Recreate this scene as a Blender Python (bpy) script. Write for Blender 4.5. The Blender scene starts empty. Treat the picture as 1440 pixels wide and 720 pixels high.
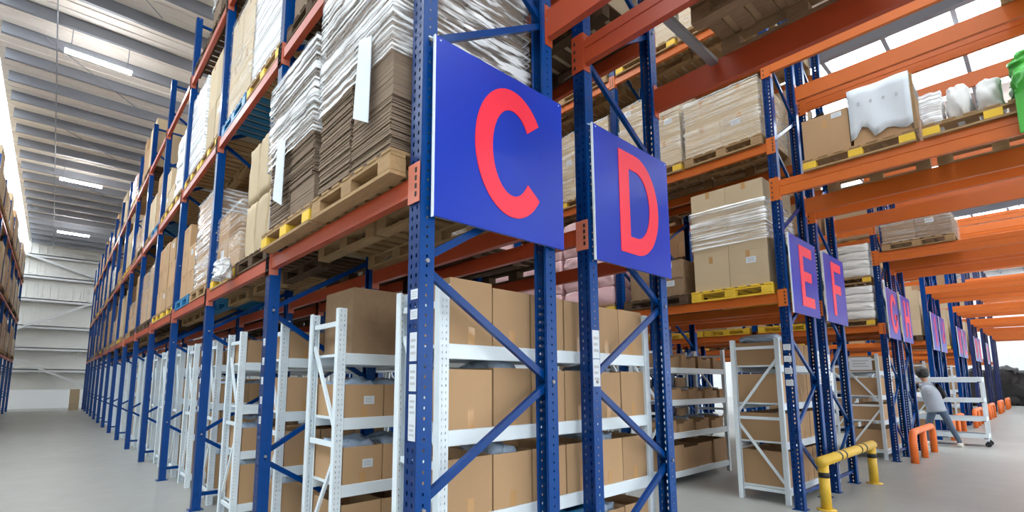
import bpy, bmesh, math, random
from mathutils import Vector, Matrix, noise

# ------------------------------------------------------------------ camera, sky, exposure
S = bpy.context.scene
COL = S.collection
CAM_H = 1.45
FPX, PCX, PCY, HOR = 694.0, 685.0, 446.0, 91.0      # focal length and principal point in pixels of a 1440x720 frame
cam_d = bpy.data.cameras.new('camera')
cam = bpy.data.objects.new('camera', cam_d)
COL.objects.link(cam)
S.camera = cam
cam_d.sensor_width = 36.0
cam_d.lens = FPX / 1440 * 36
cam_d.shift_x = (720 - PCX) / 1440
cam_d.shift_y = (PCY - 360) / 1440
cam_d.clip_start, cam_d.clip_end = 0.05, 300
_az = math.atan2(613, math.hypot(FPX, HOR))
_pt = math.atan2(HOR, FPX)
cam.location = (0, 0, CAM_H)
cam.rotation_euler = (math.pi / 2 + _pt, 0, -_az)

W = bpy.data.worlds.new('sky'); S.world = W; W.use_nodes = True
_bg = W.node_tree.nodes['Background']
_bg.inputs[0].default_value = (0.93, 0.97, 1.0, 1); _bg.inputs[1].default_value = 7.6
S.view_settings.view_transform = 'Standard'; S.view_settings.look = 'None'
S.view_settings.exposure = 0.0; S.view_settings.gamma = 1.0; S.view_settings.use_curve_mapping = False
LAMP = 90.0
S.cycles.max_bounces = 8; S.cycles.diffuse_bounces = 4; S.cycles.glossy_bounces = 3; S.cycles.transparent_max_bounces = 24
S.cycles.use_denoising = True
S.cycles.sample_clamp_indirect = 6.0
R = random.Random(7)

# ------------------------------------------------------------------ materials
def srgb(r, g, b):
    f = lambda c: (c / 255 / 12.92) if c / 255 <= 0.04045 else ((c / 255 + 0.055) / 1.055) ** 2.4
    return (f(r), f(g), f(b), 1)
class NT:
    def __init__(s, name):
        s.m = bpy.data.materials.new(name); s.m.use_nodes = True
        s.t = s.m.node_tree; s.n = s.t.nodes; s.p = s.n['Principled BSDF']; s.out = s.n['Material Output']
    def new(s, t, **kw):
        n = s.n.new(t)
        for k, v in kw.items(): setattr(n, k, v)
        return n
    def link(s, a, b): s.t.links.new(a, b)
    def math(s, op, a, b=None, c=None):
        n = s.new('ShaderNodeMath', operation=op)
        for i, v in enumerate((a, b, c)):
            if v is None: continue
            if hasattr(v, 'is_output'): s.link(v, n.inputs[i])
            else: n.inputs[i].default_value = v
        return n.outputs[0]
def mat(name, col, rough=0.55, metal=0.0, var=0.12, scale=6.0, rnd=0.0, bump=0.0, bscale=40.0, stretch=(1, 1, 1), spec=0.5):
    k = NT(name); p = k.p
    p.inputs['Roughness'].default_value = rough; p.inputs['Metallic'].default_value = metal
    p.inputs['Specular IOR Level'].default_value = spec
    tc = k.new('ShaderNodeTexCoord'); mp = k.new('ShaderNodeMapping'); mp.inputs['Scale'].default_value = stretch
    k.link(tc.outputs['Object'], mp.inputs['Vector'])
    nz = k.new('ShaderNodeTexNoise'); nz.inputs['Scale'].default_value = scale; nz.inputs['Detail'].default_value = 5
    oi = k.new('ShaderNodeObjectInfo')
    add = k.new('ShaderNodeVectorMath', operation='ADD')
    sc = k.new('ShaderNodeVectorMath', operation='SCALE'); sc.inputs['Scale'].default_value = 37.0
    cx = k.new('ShaderNodeCombineXYZ')
    for i in range(3): k.link(oi.outputs['Random'], cx.inputs[i])
    k.link(cx.outputs[0], sc.inputs[0]); k.link(mp.outputs[0], add.inputs[0]); k.link(sc.outputs[0], add.inputs[1])
    k.link(add.outputs[0], nz.inputs['Vector'])
    hsv = k.new('ShaderNodeHueSaturation'); hsv.inputs['Color'].default_value = col
    v = k.math('MULTIPLY_ADD', nz.outputs[0], 2 * var, 1 - var)
    r = k.math('MULTIPLY_ADD', oi.outputs['Random'], 2 * rnd, 1 - rnd)
    k.link(k.math('MULTIPLY', v, r), hsv.inputs['Value']); k.link(hsv.outputs[0], p.inputs['Base Color'])
    if bump:
        b = k.new('ShaderNodeBump'); b.inputs['Strength'].default_value = bump; b.inputs['Distance'].default_value = 0.01
        n2 = k.new('ShaderNodeTexNoise'); n2.inputs['Scale'].default_value = bscale; n2.inputs['Detail'].default_value = 3
        k.link(add.outputs[0], n2.inputs['Vector']); k.link(n2.outputs[0], b.inputs['Height']); k.link(b.outputs[0], p.inputs['Normal'])
    return k.m
def emit(name, col, strength):
    k = NT(name); p = k.p
    p.inputs['Base Color'].default_value = col
    p.inputs['Emission Color'].default_value = col; p.inputs['Emission Strength'].default_value = strength
    return k.m
def perforated(name, col, axis, cols, pitch, hw, hh, rough):
    """painted steel with rows of real punched holes: axis = the local axis across the face"""
    k = NT(name); p = k.p
    p.inputs['Roughness'].default_value = rough; p.inputs['Specular IOR Level'].default_value = 0.25
    tc = k.new('ShaderNodeTexCoord'); sp = k.new('ShaderNodeSeparateXYZ'); k.link(tc.outputs['Object'], sp.inputs[0])
    zz = k.math('SUBTRACT', k.math('MODULO', k.math('ADD', sp.outputs[2], 10.0), pitch), pitch / 2)
    zt = k.math('POWER', k.math('DIVIDE', zz, hh), 2.0)
    prod = None
    for c in cols:
        ut = k.math('POWER', k.math('DIVIDE', k.math('SUBTRACT', sp.outputs[axis], c), hw), 2.0)
        h = k.math('LESS_THAN', k.math('ADD', ut, zt), 1.0)
        prod = h if prod is None else k.math('MAXIMUM', prod, h)
    nz = k.new('ShaderNodeTexNoise'); nz.inputs['Scale'].default_value = 9; nz.inputs['Detail'].default_value = 5
    k.link(tc.outputs['Object'], nz.inputs['Vector'])
    hsv = k.new('ShaderNodeHueSaturation'); hsv.inputs['Color'].default_value = col
    k.link(k.math('MULTIPLY_ADD', nz.outputs[0], 0.3, 0.85), hsv.inputs['Value']); k.link(hsv.outputs[0], p.inputs['Base Color'])
    tr = k.new('ShaderNodeBsdfTransparent'); mx = k.new('ShaderNodeMixShader')
    k.link(prod, mx.inputs[0]); k.link(p.outputs[0], mx.inputs[1]); k.link(tr.outputs[0], mx.inputs[2]); k.link(mx.outputs[0], k.out.inputs[0])
    return k.m
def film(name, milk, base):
    """stretch film: mostly clear, with glossy, milky diagonal creases whitened to paint in lamp highlights"""
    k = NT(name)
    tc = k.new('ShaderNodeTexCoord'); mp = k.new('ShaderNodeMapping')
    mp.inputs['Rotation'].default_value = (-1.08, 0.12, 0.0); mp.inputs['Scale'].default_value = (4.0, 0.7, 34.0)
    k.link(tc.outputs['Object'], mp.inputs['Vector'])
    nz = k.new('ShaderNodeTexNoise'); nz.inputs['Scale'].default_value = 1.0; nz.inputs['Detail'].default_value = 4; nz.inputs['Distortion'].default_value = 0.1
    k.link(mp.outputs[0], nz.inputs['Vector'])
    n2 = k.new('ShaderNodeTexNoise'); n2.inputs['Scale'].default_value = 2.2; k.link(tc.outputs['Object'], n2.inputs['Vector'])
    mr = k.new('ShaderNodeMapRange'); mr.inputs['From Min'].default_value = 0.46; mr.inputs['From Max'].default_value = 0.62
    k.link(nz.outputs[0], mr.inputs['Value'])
    fac = k.math('MULTIPLY_ADD', k.math('MULTIPLY', mr.outputs[0], k.math('MULTIPLY_ADD', n2.outputs[0], 2.2, -0.35)), milk, base)  # white streak mask paints lamp highlights along the film creases
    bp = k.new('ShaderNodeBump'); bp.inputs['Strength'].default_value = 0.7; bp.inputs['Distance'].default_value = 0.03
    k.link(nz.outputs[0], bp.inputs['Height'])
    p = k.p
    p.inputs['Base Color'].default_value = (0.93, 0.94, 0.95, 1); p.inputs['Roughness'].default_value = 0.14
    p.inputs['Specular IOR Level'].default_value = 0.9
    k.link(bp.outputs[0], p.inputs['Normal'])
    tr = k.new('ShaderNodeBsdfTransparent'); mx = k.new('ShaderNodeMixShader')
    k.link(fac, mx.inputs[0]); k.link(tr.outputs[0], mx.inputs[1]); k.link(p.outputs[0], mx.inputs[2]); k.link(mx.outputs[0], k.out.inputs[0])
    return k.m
def skylight_mat(name):
    k = NT(name)
    tr = k.new('ShaderNodeBsdfTransparent'); tr.inputs[0].default_value = (0.92, 0.95, 0.97, 1)
    tl = k.new('ShaderNodeBsdfTranslucent'); tl.inputs[0].default_value = (0.9, 0.93, 0.95, 1)
    mx = k.new('ShaderNodeMixShader'); mx.inputs[0].default_value = 0.25
    k.link(tr.outputs[0], mx.inputs[1]); k.link(tl.outputs[0], mx.inputs[2]); k.link(mx.outputs[0], k.out.inputs[0])
    return k.m
def floor_mat():
    k = NT('sealed_concrete'); p = k.p
    tc = k.new('ShaderNodeTexCoord')
    def nz(s, d): 
        n = k.new('ShaderNodeTexNoise'); n.inputs['Scale'].default_value = s; n.inputs['Detail'].default_value = d
        k.link(tc.outputs['Object'], n.inputs['Vector']); return n.outputs[0]
    a, b = nz(0.35, 6), nz(3.0, 7)
    hsv = k.new('ShaderNodeHueSaturation'); hsv.inputs['Color'].default_value = srgb(156, 155, 149)
    k.link(k.math('ADD', k.math('MULTIPLY_ADD', a, 0.30, 0.74), k.math('MULTIPLY', b, 0.22)), hsv.inputs['Value'])
    k.link(hsv.outputs[0], p.inputs['Base Color'])
    k.link(k.math('MULTIPLY_ADD', b, 0.3, 0.22), p.inputs['Roughness'])
    return k.m
KRAFT = srgb(176, 143, 108)
M = dict(
    floor=floor_mat(),
    card=mat('cardboard', KRAFT, 0.8, var=0.10, scale=3, rnd=0.10, bump=0.08, bscale=90, stretch=(1, 1, 0.15), spec=0.2),
    card_pale=mat('pale_cardboard', srgb(192, 172, 142), 0.8, var=0.08, scale=3, rnd=0.08, spec=0.2),
    card_dark=mat('grey_brown_cardboard', srgb(150, 124, 98), 0.85, var=0.2, scale=14, rnd=0.12, spec=0.15),
    card_in=mat('inner_cardboard', srgb(160, 122, 84), 0.9, spec=0.1),
    sheet_edge=mat('cardboard_sheet', srgb(134, 116, 100), 0.9, var=0.3, scale=5, stretch=(1, 1, 30), spec=0.1),
    tape=mat('packing_tape', srgb(188, 146, 98), 0.25, var=0.05),
    paper=mat('white_paper', srgb(206, 213, 220), 0.6, var=0.05),
    print_=mat('grey_print', srgb(176, 178, 182), 0.7, var=0.1),
    wood=mat('pale_pallet_wood', srgb(160, 130, 94), 0.8, var=0.25, scale=9, rnd=0.1, stretch=(6, 1, 6), bump=0.2, spec=0.2),
    wood_dark=mat('shade_dark_pallet_wood', srgb(86, 68, 52), 0.85, var=0.3, scale=9, rnd=0.15, stretch=(6, 1, 6), bump=0.2, spec=0.15),  # dark pallets, darkened further to carry the shade on pallet undersides
    wood_mid=mat('brown_pallet_wood', srgb(140, 112, 84), 0.85, var=0.3, scale=9, rnd=0.1, stretch=(6, 1, 6), bump=0.2, spec=0.15),
    yellow=mat('yellow_pallet_paint', srgb(226, 186, 52), 0.6, var=0.15),
    bluep=mat('blue_pallet_plastic', srgb(20, 112, 160), 0.45, var=0.1),
    blue=mat('blue_rack_paint', srgb(0, 56, 122), 0.25, var=0.12, scale=7, spec=0.25),
    web=perforated('shaded_blue_slotted_face', srgb(0, 44, 102), 1, (-0.022, 0.022), 0.05, 0.0075, 0.013, 0.32),  # darker than the flange: the shaded face's tone put into the paint
    flange=perforated('blue_punched_flange', srgb(0, 62, 130), 0, (0.0,), 0.05, 0.006, 0.008, 0.3),
    navy=mat('dark_blue_rack_paint', srgb(22, 40, 92), 0.4, var=0.15),
    red=mat('shaded_red_beam_paint', srgb(172, 68, 34), 0.38, var=0.1, scale=5),  # redder, darker than the orange beams: dimmer light here put into the colour
    orange=mat('orange_beam_paint', srgb(202, 102, 34), 0.38, var=0.08, scale=5),
    conn=mat('lit_connector_paint', srgb(196, 112, 90), 0.5, var=0.1),  # pinker and paler than the beams: light on the plates put into colour
    white_steel=mat('white_shelf_paint', srgb(222, 232, 238), 0.35, var=0.04),
    white_web=perforated('white_slotted_face', srgb(222, 232, 238), 0, (-0.013, 0.013), 0.036, 0.0032, 0.008, 0.35),
    galv=mat('galvanised_steel', srgb(150, 148, 146), 0.45, metal=0.5, var=0.15),
    sign=mat('blue_sign_board', srgb(30, 58, 172), 0.3, var=0.03, scale=2, spec=0.3),
    letter=mat('red_sign_print', srgb(244, 48, 72), 0.4, var=0.02),
    roof=mat('white_roof_sheet', srgb(236, 230, 224), 0.6, var=0.05, scale=1.2),
    purlin=mat('grey_purlin_steel', srgb(138, 142, 152), 0.5, metal=0.2, var=0.12, scale=2),
    wallp=mat('grey_wall_sheet', srgb(206, 204, 198), 0.6, var=0.06, scale=1.0),
    wallw=mat('white_wall_paint', srgb(236, 236, 236), 0.6, var=0.03),
    girt=mat('wall_girt_steel', srgb(196, 196, 196), 0.5, var=0.08),
    dark=mat('black_rubber', srgb(28, 28, 30), 0.6),
    sky=skylight_mat('skylight_sheet'),
    lamp=emit('lamp_tube', (1, 0.99, 0.97, 1), LAMP),
    film=film('stretch_film', 1.25, 0.10),
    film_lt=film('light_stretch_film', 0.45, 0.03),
    film_white=film('milky_film', 1.2, 0.55),
    guard=mat('yellow_guard_paint', srgb(214, 174, 54), 0.45, var=0.1),
    guardo=mat('orange_guard_paint', srgb(234, 112, 40), 0.4, var=0.08),
    pink=mat('pink_sack_plastic', srgb(226, 186, 190), 0.35, var=0.08, scale=4, rnd=0.05, bump=0.5, bscale=9),
    wsack=mat('white_sack_plastic', srgb(222, 222, 220), 0.4, var=0.08, scale=4, rnd=0.04, bump=0.5, bscale=9),
    green=mat('green_sack_plastic', srgb(70, 176, 60), 0.3, var=0.12, scale=5, bump=0.5, bscale=9),
    poly=mat('blue_grey_poly_bag', srgb(150, 166, 186), 0.2, var=0.25, scale=12, bump=0.8, bscale=14),
    vest=mat('grey_work_vest', srgb(150, 156, 166), 0.9, var=0.08), sleeve=mat('black_sleeve', srgb(30, 30, 34), 0.9),
    denim=mat('faded_denim', srgb(82, 98, 118), 0.9, var=0.2, scale=7), skin=mat('skin', srgb(200, 150, 120), 0.6, var=0.04),
    hair=mat('black_hair', srgb(22, 20, 20), 0.5), shoe=mat('pale_shoe', srgb(212, 208, 200), 0.7),
    tarp=mat('dark_tarpaulin', srgb(52, 50, 50), 0.7, var=0.3, scale=3, bump=0.6, bscale=5),
)

# ------------------------------------------------------------------ mesh helpers
class MB:
    def __init__(s): s.v = []; s.f = []; s.mi = []; s.mats = []
    def m(s, key):
        if key not in s.mats: s.mats.append(key)
        return s.mats.index(key)
    def quad(s, pts, key):
        b = len(s.v); s.v += [tuple(p) for p in pts]; s.f.append(tuple(range(b, b + len(pts)))); s.mi.append(s.m(key))
    def box(s, x0, x1, y0, y1, z0, z1, key):
        b = len(s.v)
        s.v += [(x, y, z) for z in (z0, z1) for x, y in ((x0, y0), (x1, y0), (x1, y1), (x0, y1))]
        for f in ((3, 2, 1, 0), (4, 5, 6, 7), (0, 1, 5, 4), (1, 2, 6, 5), (2, 3, 7, 6), (3, 0, 4, 7)):
            s.f.append(tuple(b + i for i in f)); s.mi.append(s.m(key))
    def bar(s, p, q, w, t, key, up=(0, 1, 0)):
        """box bar from p to q, w across (perpendicular to up), t along up"""
        p, q, up = Vector(p), Vector(q), Vector(up)
        d = (q - p).normalized(); side = d.cross(up).normalized(); u = side.cross(d).normalized()
        b = len(s.v)
        for e in (p, q):
            for a, c in ((-1, -1), (1, -1), (1, 1), (-1, 1)): s.v.append(tuple(e + side * (a * w / 2) + u * (c * t / 2)))
        for f in ((3, 2, 1, 0), (4, 5, 6, 7), (0, 1, 5, 4), (1, 2, 6, 5), (2, 3, 7, 6), (3, 0, 4, 7)):
            s.f.append(tuple(b + i for i in f)); s.mi.append(s.m(key))
    def tube(s, pts, r, key, n=10):
        pts = [Vector(p) for p in pts]; b = len(s.v)
        for i, p in enumerate(pts):
            d = (pts[min(i + 1, len(pts) - 1)] - pts[max(i - 1, 0)]).normalized()
            a = d.orthogonal().normalized() if i == 0 else (a - d * a.dot(d)).normalized()
            c = d.cross(a); rr = r[i] if isinstance(r, (list, tuple)) else r
            for j in range(n):
                t = 2 * math.pi * j / n; s.v.append(tuple(p + a * math.cos(t) * rr + c * math.sin(t) * rr))
        for i in range(len(pts) - 1):
            for j in range(n):
                s.f.append((b + i * n + j, b + i * n + (j + 1) % n, b + (i + 1) * n + (j + 1) % n, b + (i + 1) * n + j)); s.mi.append(s.m(key))
        s.f.append(tuple(b + j for j in reversed(range(n)))); s.mi.append(s.m(key))
        s.f.append(tuple(b + (len(pts) - 1) * n + j for j in range(n))); s.mi.append(s.m(key))
    def prism(s, poly, y0, y1, key):
        """polygon in x,z swept along y"""
        n = len(poly); b = len(s.v)
        s.v += [(x, y0, z) for x, z in poly] + [(x, y1, z) for x, z in poly]
        s.f.append(tuple(b + i for i in range(n))); s.mi.append(s.m(key))
        s.f.append(tuple(b + n + i for i in reversed(range(n)))); s.mi.append(s.m(key))
        for i in range(n):
            j = (i + 1) % n; s.f.append((b + i, b + n + i, b + n + j, b + j)); s.mi.append(s.m(key))
    def mesh(s, name, smooth=False, bevel=0.0):
        me = bpy.data.meshes.new(name); me.from_pydata(s.v, [], s.f)
        for k in s.mats: me.materials.append(M[k])
        me.polygons.foreach_set('material_index', s.mi)
        bm = bmesh.new(); bm.from_mesh(me)
        if bevel: bmesh.ops.bevel(bm, geom=bm.edges[:], offset=bevel, segments=1, affect='EDGES', clamp_overlap=True)
        bmesh.ops.recalc_face_normals(bm, faces=bm.faces[:]); bm.to_mesh(me); bm.free()
        if smooth: me.polygons.foreach_set('use_smooth', [True] * len(me.polygons))
        me.update(); return me
def inst(name, me, parent=None, loc=(0, 0, 0), rot=(0, 0, 0), sc=None):
    o = bpy.data.objects.new(name, me); COL.objects.link(o)
    o.location = loc; o.rotation_euler = rot
    if sc: o.scale = sc
    if parent: o.parent = parent
    return o
def tag(o, label=None, cat=None, group=None, kind=None):
    for k, v in (('label', label), ('category', cat), ('group', group), ('kind', kind)):
        if v: o[k] = v
    return o
def thing(name, label, cat, loc=(0, 0, 0), rz=0, group=None, kind=None):
    return tag(inst(name, None, None, loc, (0, 0, rz)), label, cat, group, kind)
_cache = {}
def cached(key, fn):
    if key not in _cache: _cache[key] = fn()
    return _cache[key]
def boxmesh(w, d, h, key, bevel=0.0, name='box'):
    """box centred in x,y, standing on z=0"""
    def f():
        b = MB(); b.box(-w / 2, w / 2, -d / 2, d / 2, 0, h, key); return b.mesh(name, bevel=bevel)
    return cached(('box', round(w, 4), round(d, 4), round(h, 4), key, bevel), f)
ORD = ['first', 'second', 'third', 'fourth', 'fifth', 'sixth', 'seventh', 'eighth', 'ninth', 'tenth', 'eleventh', 'twelfth', 'thirteenth',
       'fourteenth', 'fifteenth', 'sixteenth', 'seventeenth', 'eighteenth', 'nineteenth', 'twentieth'] + ['%dth' % i for i in range(21, 40)]

# ------------------------------------------------------------------ layout constants (metres)
PER, Y0, BAY = 5.22, 2.06, 2.28
L1, L2, L3 = 2.52, 4.45, 6.40                 # top of the beams
BR1, BR2 = 3.92, 5.55                         # top of the beams bridging the cross aisle
YS = -1.75                                    # the far side of the bridged cross aisle, behind the camera
PH = 7.5                                      # upright height
DEP = 1.02
def rowx(k, second): return 1.31 + PER * k + (1.885 if second else 0.515)
ZR = 9.3                                      # roof underside
XW, XE, YN, YF = -8.0, 50.0, 37.0, -12.0

# ------------------------------------------------------------------ the building
def building():
    b = MB(); b.box(XW - 1, XE + 1, YF - 30, YN + 1, -0.3, 0, 'floor')
    tag(inst('floor', b.mesh('floor')), 'pale grey sealed concrete warehouse floor', kind='structure')
    # north wall: painted kick wall, sheet panels, girts, braces
    wn = tag(inst('wall_back', None), 'ribbed grey sheet end wall of the left aisle', kind='structure')
    b = MB(); b.box(XW, XE, YN, YN + 0.25, 0, 1.02, 'wallw'); inst('kick_wall', b.mesh('kick_wall'), wn)
    b = MB(); b.box(XW, XE, YN + 0.18, YN + 0.3, 0, ZR + 0.3, 'wallp'); inst('wall_backing', b.mesh('wall_backing'), wn)
    b = MB(); b.box(-0.497, 0.497, 0, 0.05, 1.0, ZR + 0.2, 'wallp')
    for i in range(3): b.box(-0.36 + i * 0.33, -0.31 + i * 0.33, -0.03, 0, 1.02, ZR + 0.2, 'wallp')
    pm = b.mesh('wall_panel')
    for i in range(int(XE - XW)): inst('wall_panel', pm, wn, (XW + 0.5 + i, YN + 0.12, 0))
    for z in (2.1, 3.28, 4.5, 6.0, 7.3, 8.5):
        b = MB(); b.box(XW, XE, YN - 0.22, YN + 0.08, z, z + 0.05, 'girt'); b.box(XW, XE, YN - 0.22, YN - 0.19, z - 0.12, z + 0.05, 'girt')
        inst('girt', b.mesh('girt'), wn)
    for x in (-3.2, 3.2, 9.5, 16):
        b = MB(); b.box(x - 0.12, x + 0.12, YN - 0.36, YN - 0.23, 0, ZR, 'girt'); inst('column', b.mesh('column'), wn)
    for p, q in (((-3.1, 3.5), (3.1, 6.9)), ((-3.1, 3.4), (3.1, 0.4)), ((-3.1, 8.9), (3.1, 7.0))):
        b = MB(); b.bar((p[0], YN - 0.41, p[1]), (q[0], YN - 0.41, q[1]), 0.12, 0.06, 'girt'); inst('wall_brace', b.mesh('wall_brace'), wn)
    # west and east walls, the open loading side behind the camera
    b = MB(); b.box(XW - 0.2, XW, YF, YN, 0, ZR + 0.2, 'wallp'); tag(inst('wall_left', b.mesh('wall_left')), 'grey sheet side wall beyond the racks', kind='structure')
    we = tag(inst('wall_right', None), 'white panelled far wall at the end of the cross aisle', kind='structure')
    for i in range(int(YN - YF)):
        inst('wall_panel', cached('ewp', lambda: (lambda q: (q.box(0, 0.1, -0.495, 0.495, 0, ZR + 0.2, 'wallw'), q.mesh('wall_panel'))[1])(MB())), we, (XE, YF + 0.5 + i, 0))
    b = MB(); b.box(XE + 0.06, XE + 0.2, YF, YN, 0, ZR + 0.2, 'wallw'); inst('wall_backing', b.mesh('wall_backing'), we)
    b = MB(); b.box(XW, XE, YF - 0.2, YF, 4.6, ZR + 0.2, 'wallp')
    for x in (XW, 5, 15, 25, 35, 45): b.box(x, x + (4.6 if x > XW else 3.0), YF - 0.2, YF, 0, 4.6, 'wallp')
    tag(inst('wall_front', b.mesh('wall_front')), 'open loading side of the hall with wide doorways', kind='structure')
    # roof: sheets and skylight strips between purlins
    ce = tag(inst('ceiling', None), 'white sheet roof on grey purlins with skylight strips', kind='structure')
    sky = [(-5.6, -1.62), (4.2, 6.4), (13.7, 18.3), (22.8, 26.0), (31.0, 34.0), (44.0, 49.0)]  # strips over the D-E aisle and by the far wall added for daylight
    xs = [XW - 0.2]
    for a, c in sky: xs += [a, c]
    xs.append(XE + 0.2)
    P = 1.15
    ny = int((YN - YF) / P) + 1
    shm = []
    for i in range(len(xs) - 1):
        key = 'sky' if i % 2 else 'roof'
        b = MB(); b.box(0, xs[i + 1] - xs[i], 0, P - 0.004, 0, 0.03, key)
        if key == 'roof':
            for j in (1, 2, 3): b.box(0, xs[i + 1] - xs[i], j * P / 4 - 0.012, j * P / 4 + 0.012, -0.02, 0, 'roof')
        shm.append(b.mesh('roof_sheet'))
    b = MB()
    for xa, xb in ((XW, -5.6), (-1.48, XE)):
        b.box(xa, xb, -0.04, 0.04, -0.25, -0.23, 'purlin'); b.box(xa, xb, -0.04, -0.033, -0.23, 0, 'purlin'); b.box(xa, xb, -0.04, 0.04, -0.02, 0, 'purlin'); b.box(xa, xb, 0.033, 0.04, -0.23, -0.18, 'purlin')
    pm = b.mesh('purlin')
    for j in range(ny):
        y = YF + j * P
        for i in range(len(xs) - 1): inst('skylight_panel' if i % 2 else 'roof_sheet', shm[i], ce, (xs[i], y, ZR + (0.0 if i % 2 == 0 else 0.02)))
        inst('purlin', pm, ce, (0, y, ZR))
    b = MB()
    b.box(-0.08, 0.08, YF, YN, -0.62, -0.60, 'purlin'); b.box(-0.008, 0.008, YF, YN, -0.6, -0.24, 'purlin'); b.box(-0.08, 0.08, YF, YN, -0.24, -0.22, 'purlin')
    rm = b.mesh('rafter')
    for x in (-6.5, 3.9, 12.6, 21.0, 29.5, 38.0): inst('rafter', rm, ce, (x, 0, ZR))
    b = MB(); b.tube([(-0.55, YF, ZR - 0.30), (-0.55, YN, ZR - 0.30)], 0.014, 'purlin', 6); inst('tie_rod', b.mesh('tie_rod'), ce)
    for y in (5, 9.5, 14, 18.5, 23, 27.5, 32):
        b = MB(); b.tube([(-0.75, y, ZR - 0.28), (1.1, y + 2.1, ZR - 0.28)], 0.012, 'purlin', 6); inst('bracing_rod', b.mesh('bracing_rod'), ce)
    # sprinkler main on the right with clamps and drops
    sp = thing('sprinkler_pipe', 'grey sprinkler main hung under the roof beyond the orange bridge beams', 'pipe', (20.6, 0, 8.9))
    b = MB(); b.tube([(0, -8, 0), (0, 30, 0)], 0.075, 'galv', 12); inst('main_pipe', b.mesh('main_pipe'), sp)
    cl = (lambda q: (q.tube([(0, -0.06, 0), (0, 0.06, 0)], 0.115, 'galv', 12), q.mesh('coupling'))[1])(MB())
    dr = (lambda q: (q.tube([(0, 0, 0), (0, 0, 0.4)], 0.012, 'galv', 6), q.mesh('hanger_rod'))[1])(MB())
    for y in (-3, -0.35, 0.1, 1.5, 3.5, 6.5, 9.5, 13, 17): inst('coupling', cl, sp, (0, y, 0)); inst('hanger_rod', dr, sp, (0, y + 0.2, 0))
building()

# ------------------------------------------------------------------ lamps
def lamp_meshes():
    b = MB(); b.box(-0.6, 0.6, -0.03, 0.03, 0.08, 0.11, 'white_steel'); h = b.mesh('housing')
    b = MB(); b.tube([(-0.59, 0, 0.04), (0.59, 0, 0.04)], 0.042, 'lamp', 10); t = b.mesh('tube')
    b = MB(); b.tube([(0, 0, 0.11), (0.01, 0, 0.5), (0, 0, ZR - 8.5)], 0.008, 'purlin', 6); c = b.mesh('cord')
    return h, t, c
_lm = lamp_meshes()
def lamp(x, y, label, group=None):
    t = thing('strip_lamp', label, 'lamp', (x, y, 8.5), 0.03, group)
    inst('housing', _lm[0], t); inst('tube', _lm[1], t)
    for s in (-0.5, 0.5): inst('cord', _lm[2], t, (s, 0, 0))
for i, y in enumerate((13.4, 22.4, 30.6)):
    lamp(0.2, y, ['large glowing strip lamp hung nearest over the left aisle', 'middle strip lamp of the row over the left aisle',
                  'small glowing strip lamp farthest down the left aisle'][i], 'strip lamps over the left aisle')
lamp(0.2, 4.4, 'glowing strip lamp above the near end of the left aisle', 'strip lamps over the left aisle')
lamp(0.2, -5, 'glowing strip lamp above the loading side', 'strip lamps over the left aisle')
for k in range(1, 7):
    for y in (-5.0, 0.3, 6.0, 14.0):
        lamp(-1.35 + PER * k, y, 'strip lamp hung over the %s aisle right of row D, %s along it' % (ORD[k - 1], ORD[int((y + 5) / 4.9)]), 'strip lamps over the right aisles')

# ------------------------------------------------------------------ pallet racks
def post_mesh(far, key='blue'):
    b = MB(); w, d, t = 0.05, 0.045, 0.003
    kw, kf = ('web', 'flange') if not far else (key, key)
    b.box(-d, -d + t, -w, w, 0, PH, kw)
    b.box(-d + t, d, -w, -w + t, 0, PH, kf); b.box(-d + t, d, w - t, w, 0, PH, kf)
    k2 = 'blue' if not far else key
    b.box(d - t, d, -w + t, -w + 0.02, 0, PH, k2); b.box(d - t, d, w - 0.02, w - t, 0, PH, k2)
    return b.mesh('post')
POST = {'near': post_mesh(False), 'far': post_mesh(True), 'navy': post_mesh(True, 'navy')}
def brace_list():
    """end points of the frame lacing in frame coordinates"""
    e = DEP / 2 - 0.05; out = [((-e, 0.17), (e, 0.17))]
    z, s = 0.85, -1
    out.append(((e, 0.25), (-e, z - 0.04)))
    while z + 0.6 < PH - 0.1:
        out.append(((s * e, z + 0.02), (-s * e, z + 0.58))); z += 0.6; s = -s
    out.append(((-e, PH - 0.1), (e, PH - 0.1)))
    return out
def _bm(p, q, key):
    b = MB(); b.bar((p[0], 0, p[1]), (q[0], 0, q[1]), 0.04, 0.03, key); return b.mesh('brace')
BRACES = [_bm(p, q, 'blue') for p, q in brace_list()]
def _lac(key):
    b = MB()
    for p, q in brace_list(): b.bar((p[0], 0, p[1]), (q[0], 0, q[1]), 0.04, 0.03, key)
    return b.mesh('lacing')
LACING = {'far': _lac('blue'), 'navy': _lac('navy')}
PLATE = boxmesh(0.15, 0.14, 0.008, 'blue', name='base_plate')
def _bolt():
    b = MB(); b.tube([(0, -0.062, 0), (0, -0.045, 0)], 0.011, 'galv', 8); return b.mesh('bolt')
BOLT = _bolt()
def frame(rack, x, y, mirror, detail):
    """detail: near (every brace a piece), far, navy"""
    f = inst('upright_frame', None, rack, (x, y, 0), (0, 0, math.pi if mirror else 0))
    pm = POST[detail]
    e = DEP / 2 - 0.045
    inst('post', pm, f, (-e, 0, 0)); inst('post', pm, f, (e, 0, 0), (0, 0, math.pi))
    if detail == 'near':
        for m in BRACES: inst('brace', m, f)
        for s in (-1, 1): inst('base_plate', PLATE, f, (s * e, 0, 0))
        z, s = 0.85, -1
        while z < 5 : inst('bolt', BOLT, f, (s * (e), 0, z), (0, 0, math.pi if mirror else 0)); z += 0.6; s = -s
    else:
        inst('lacing', LACING[detail], f)['kind'] = 'stuff'
    return f
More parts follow.
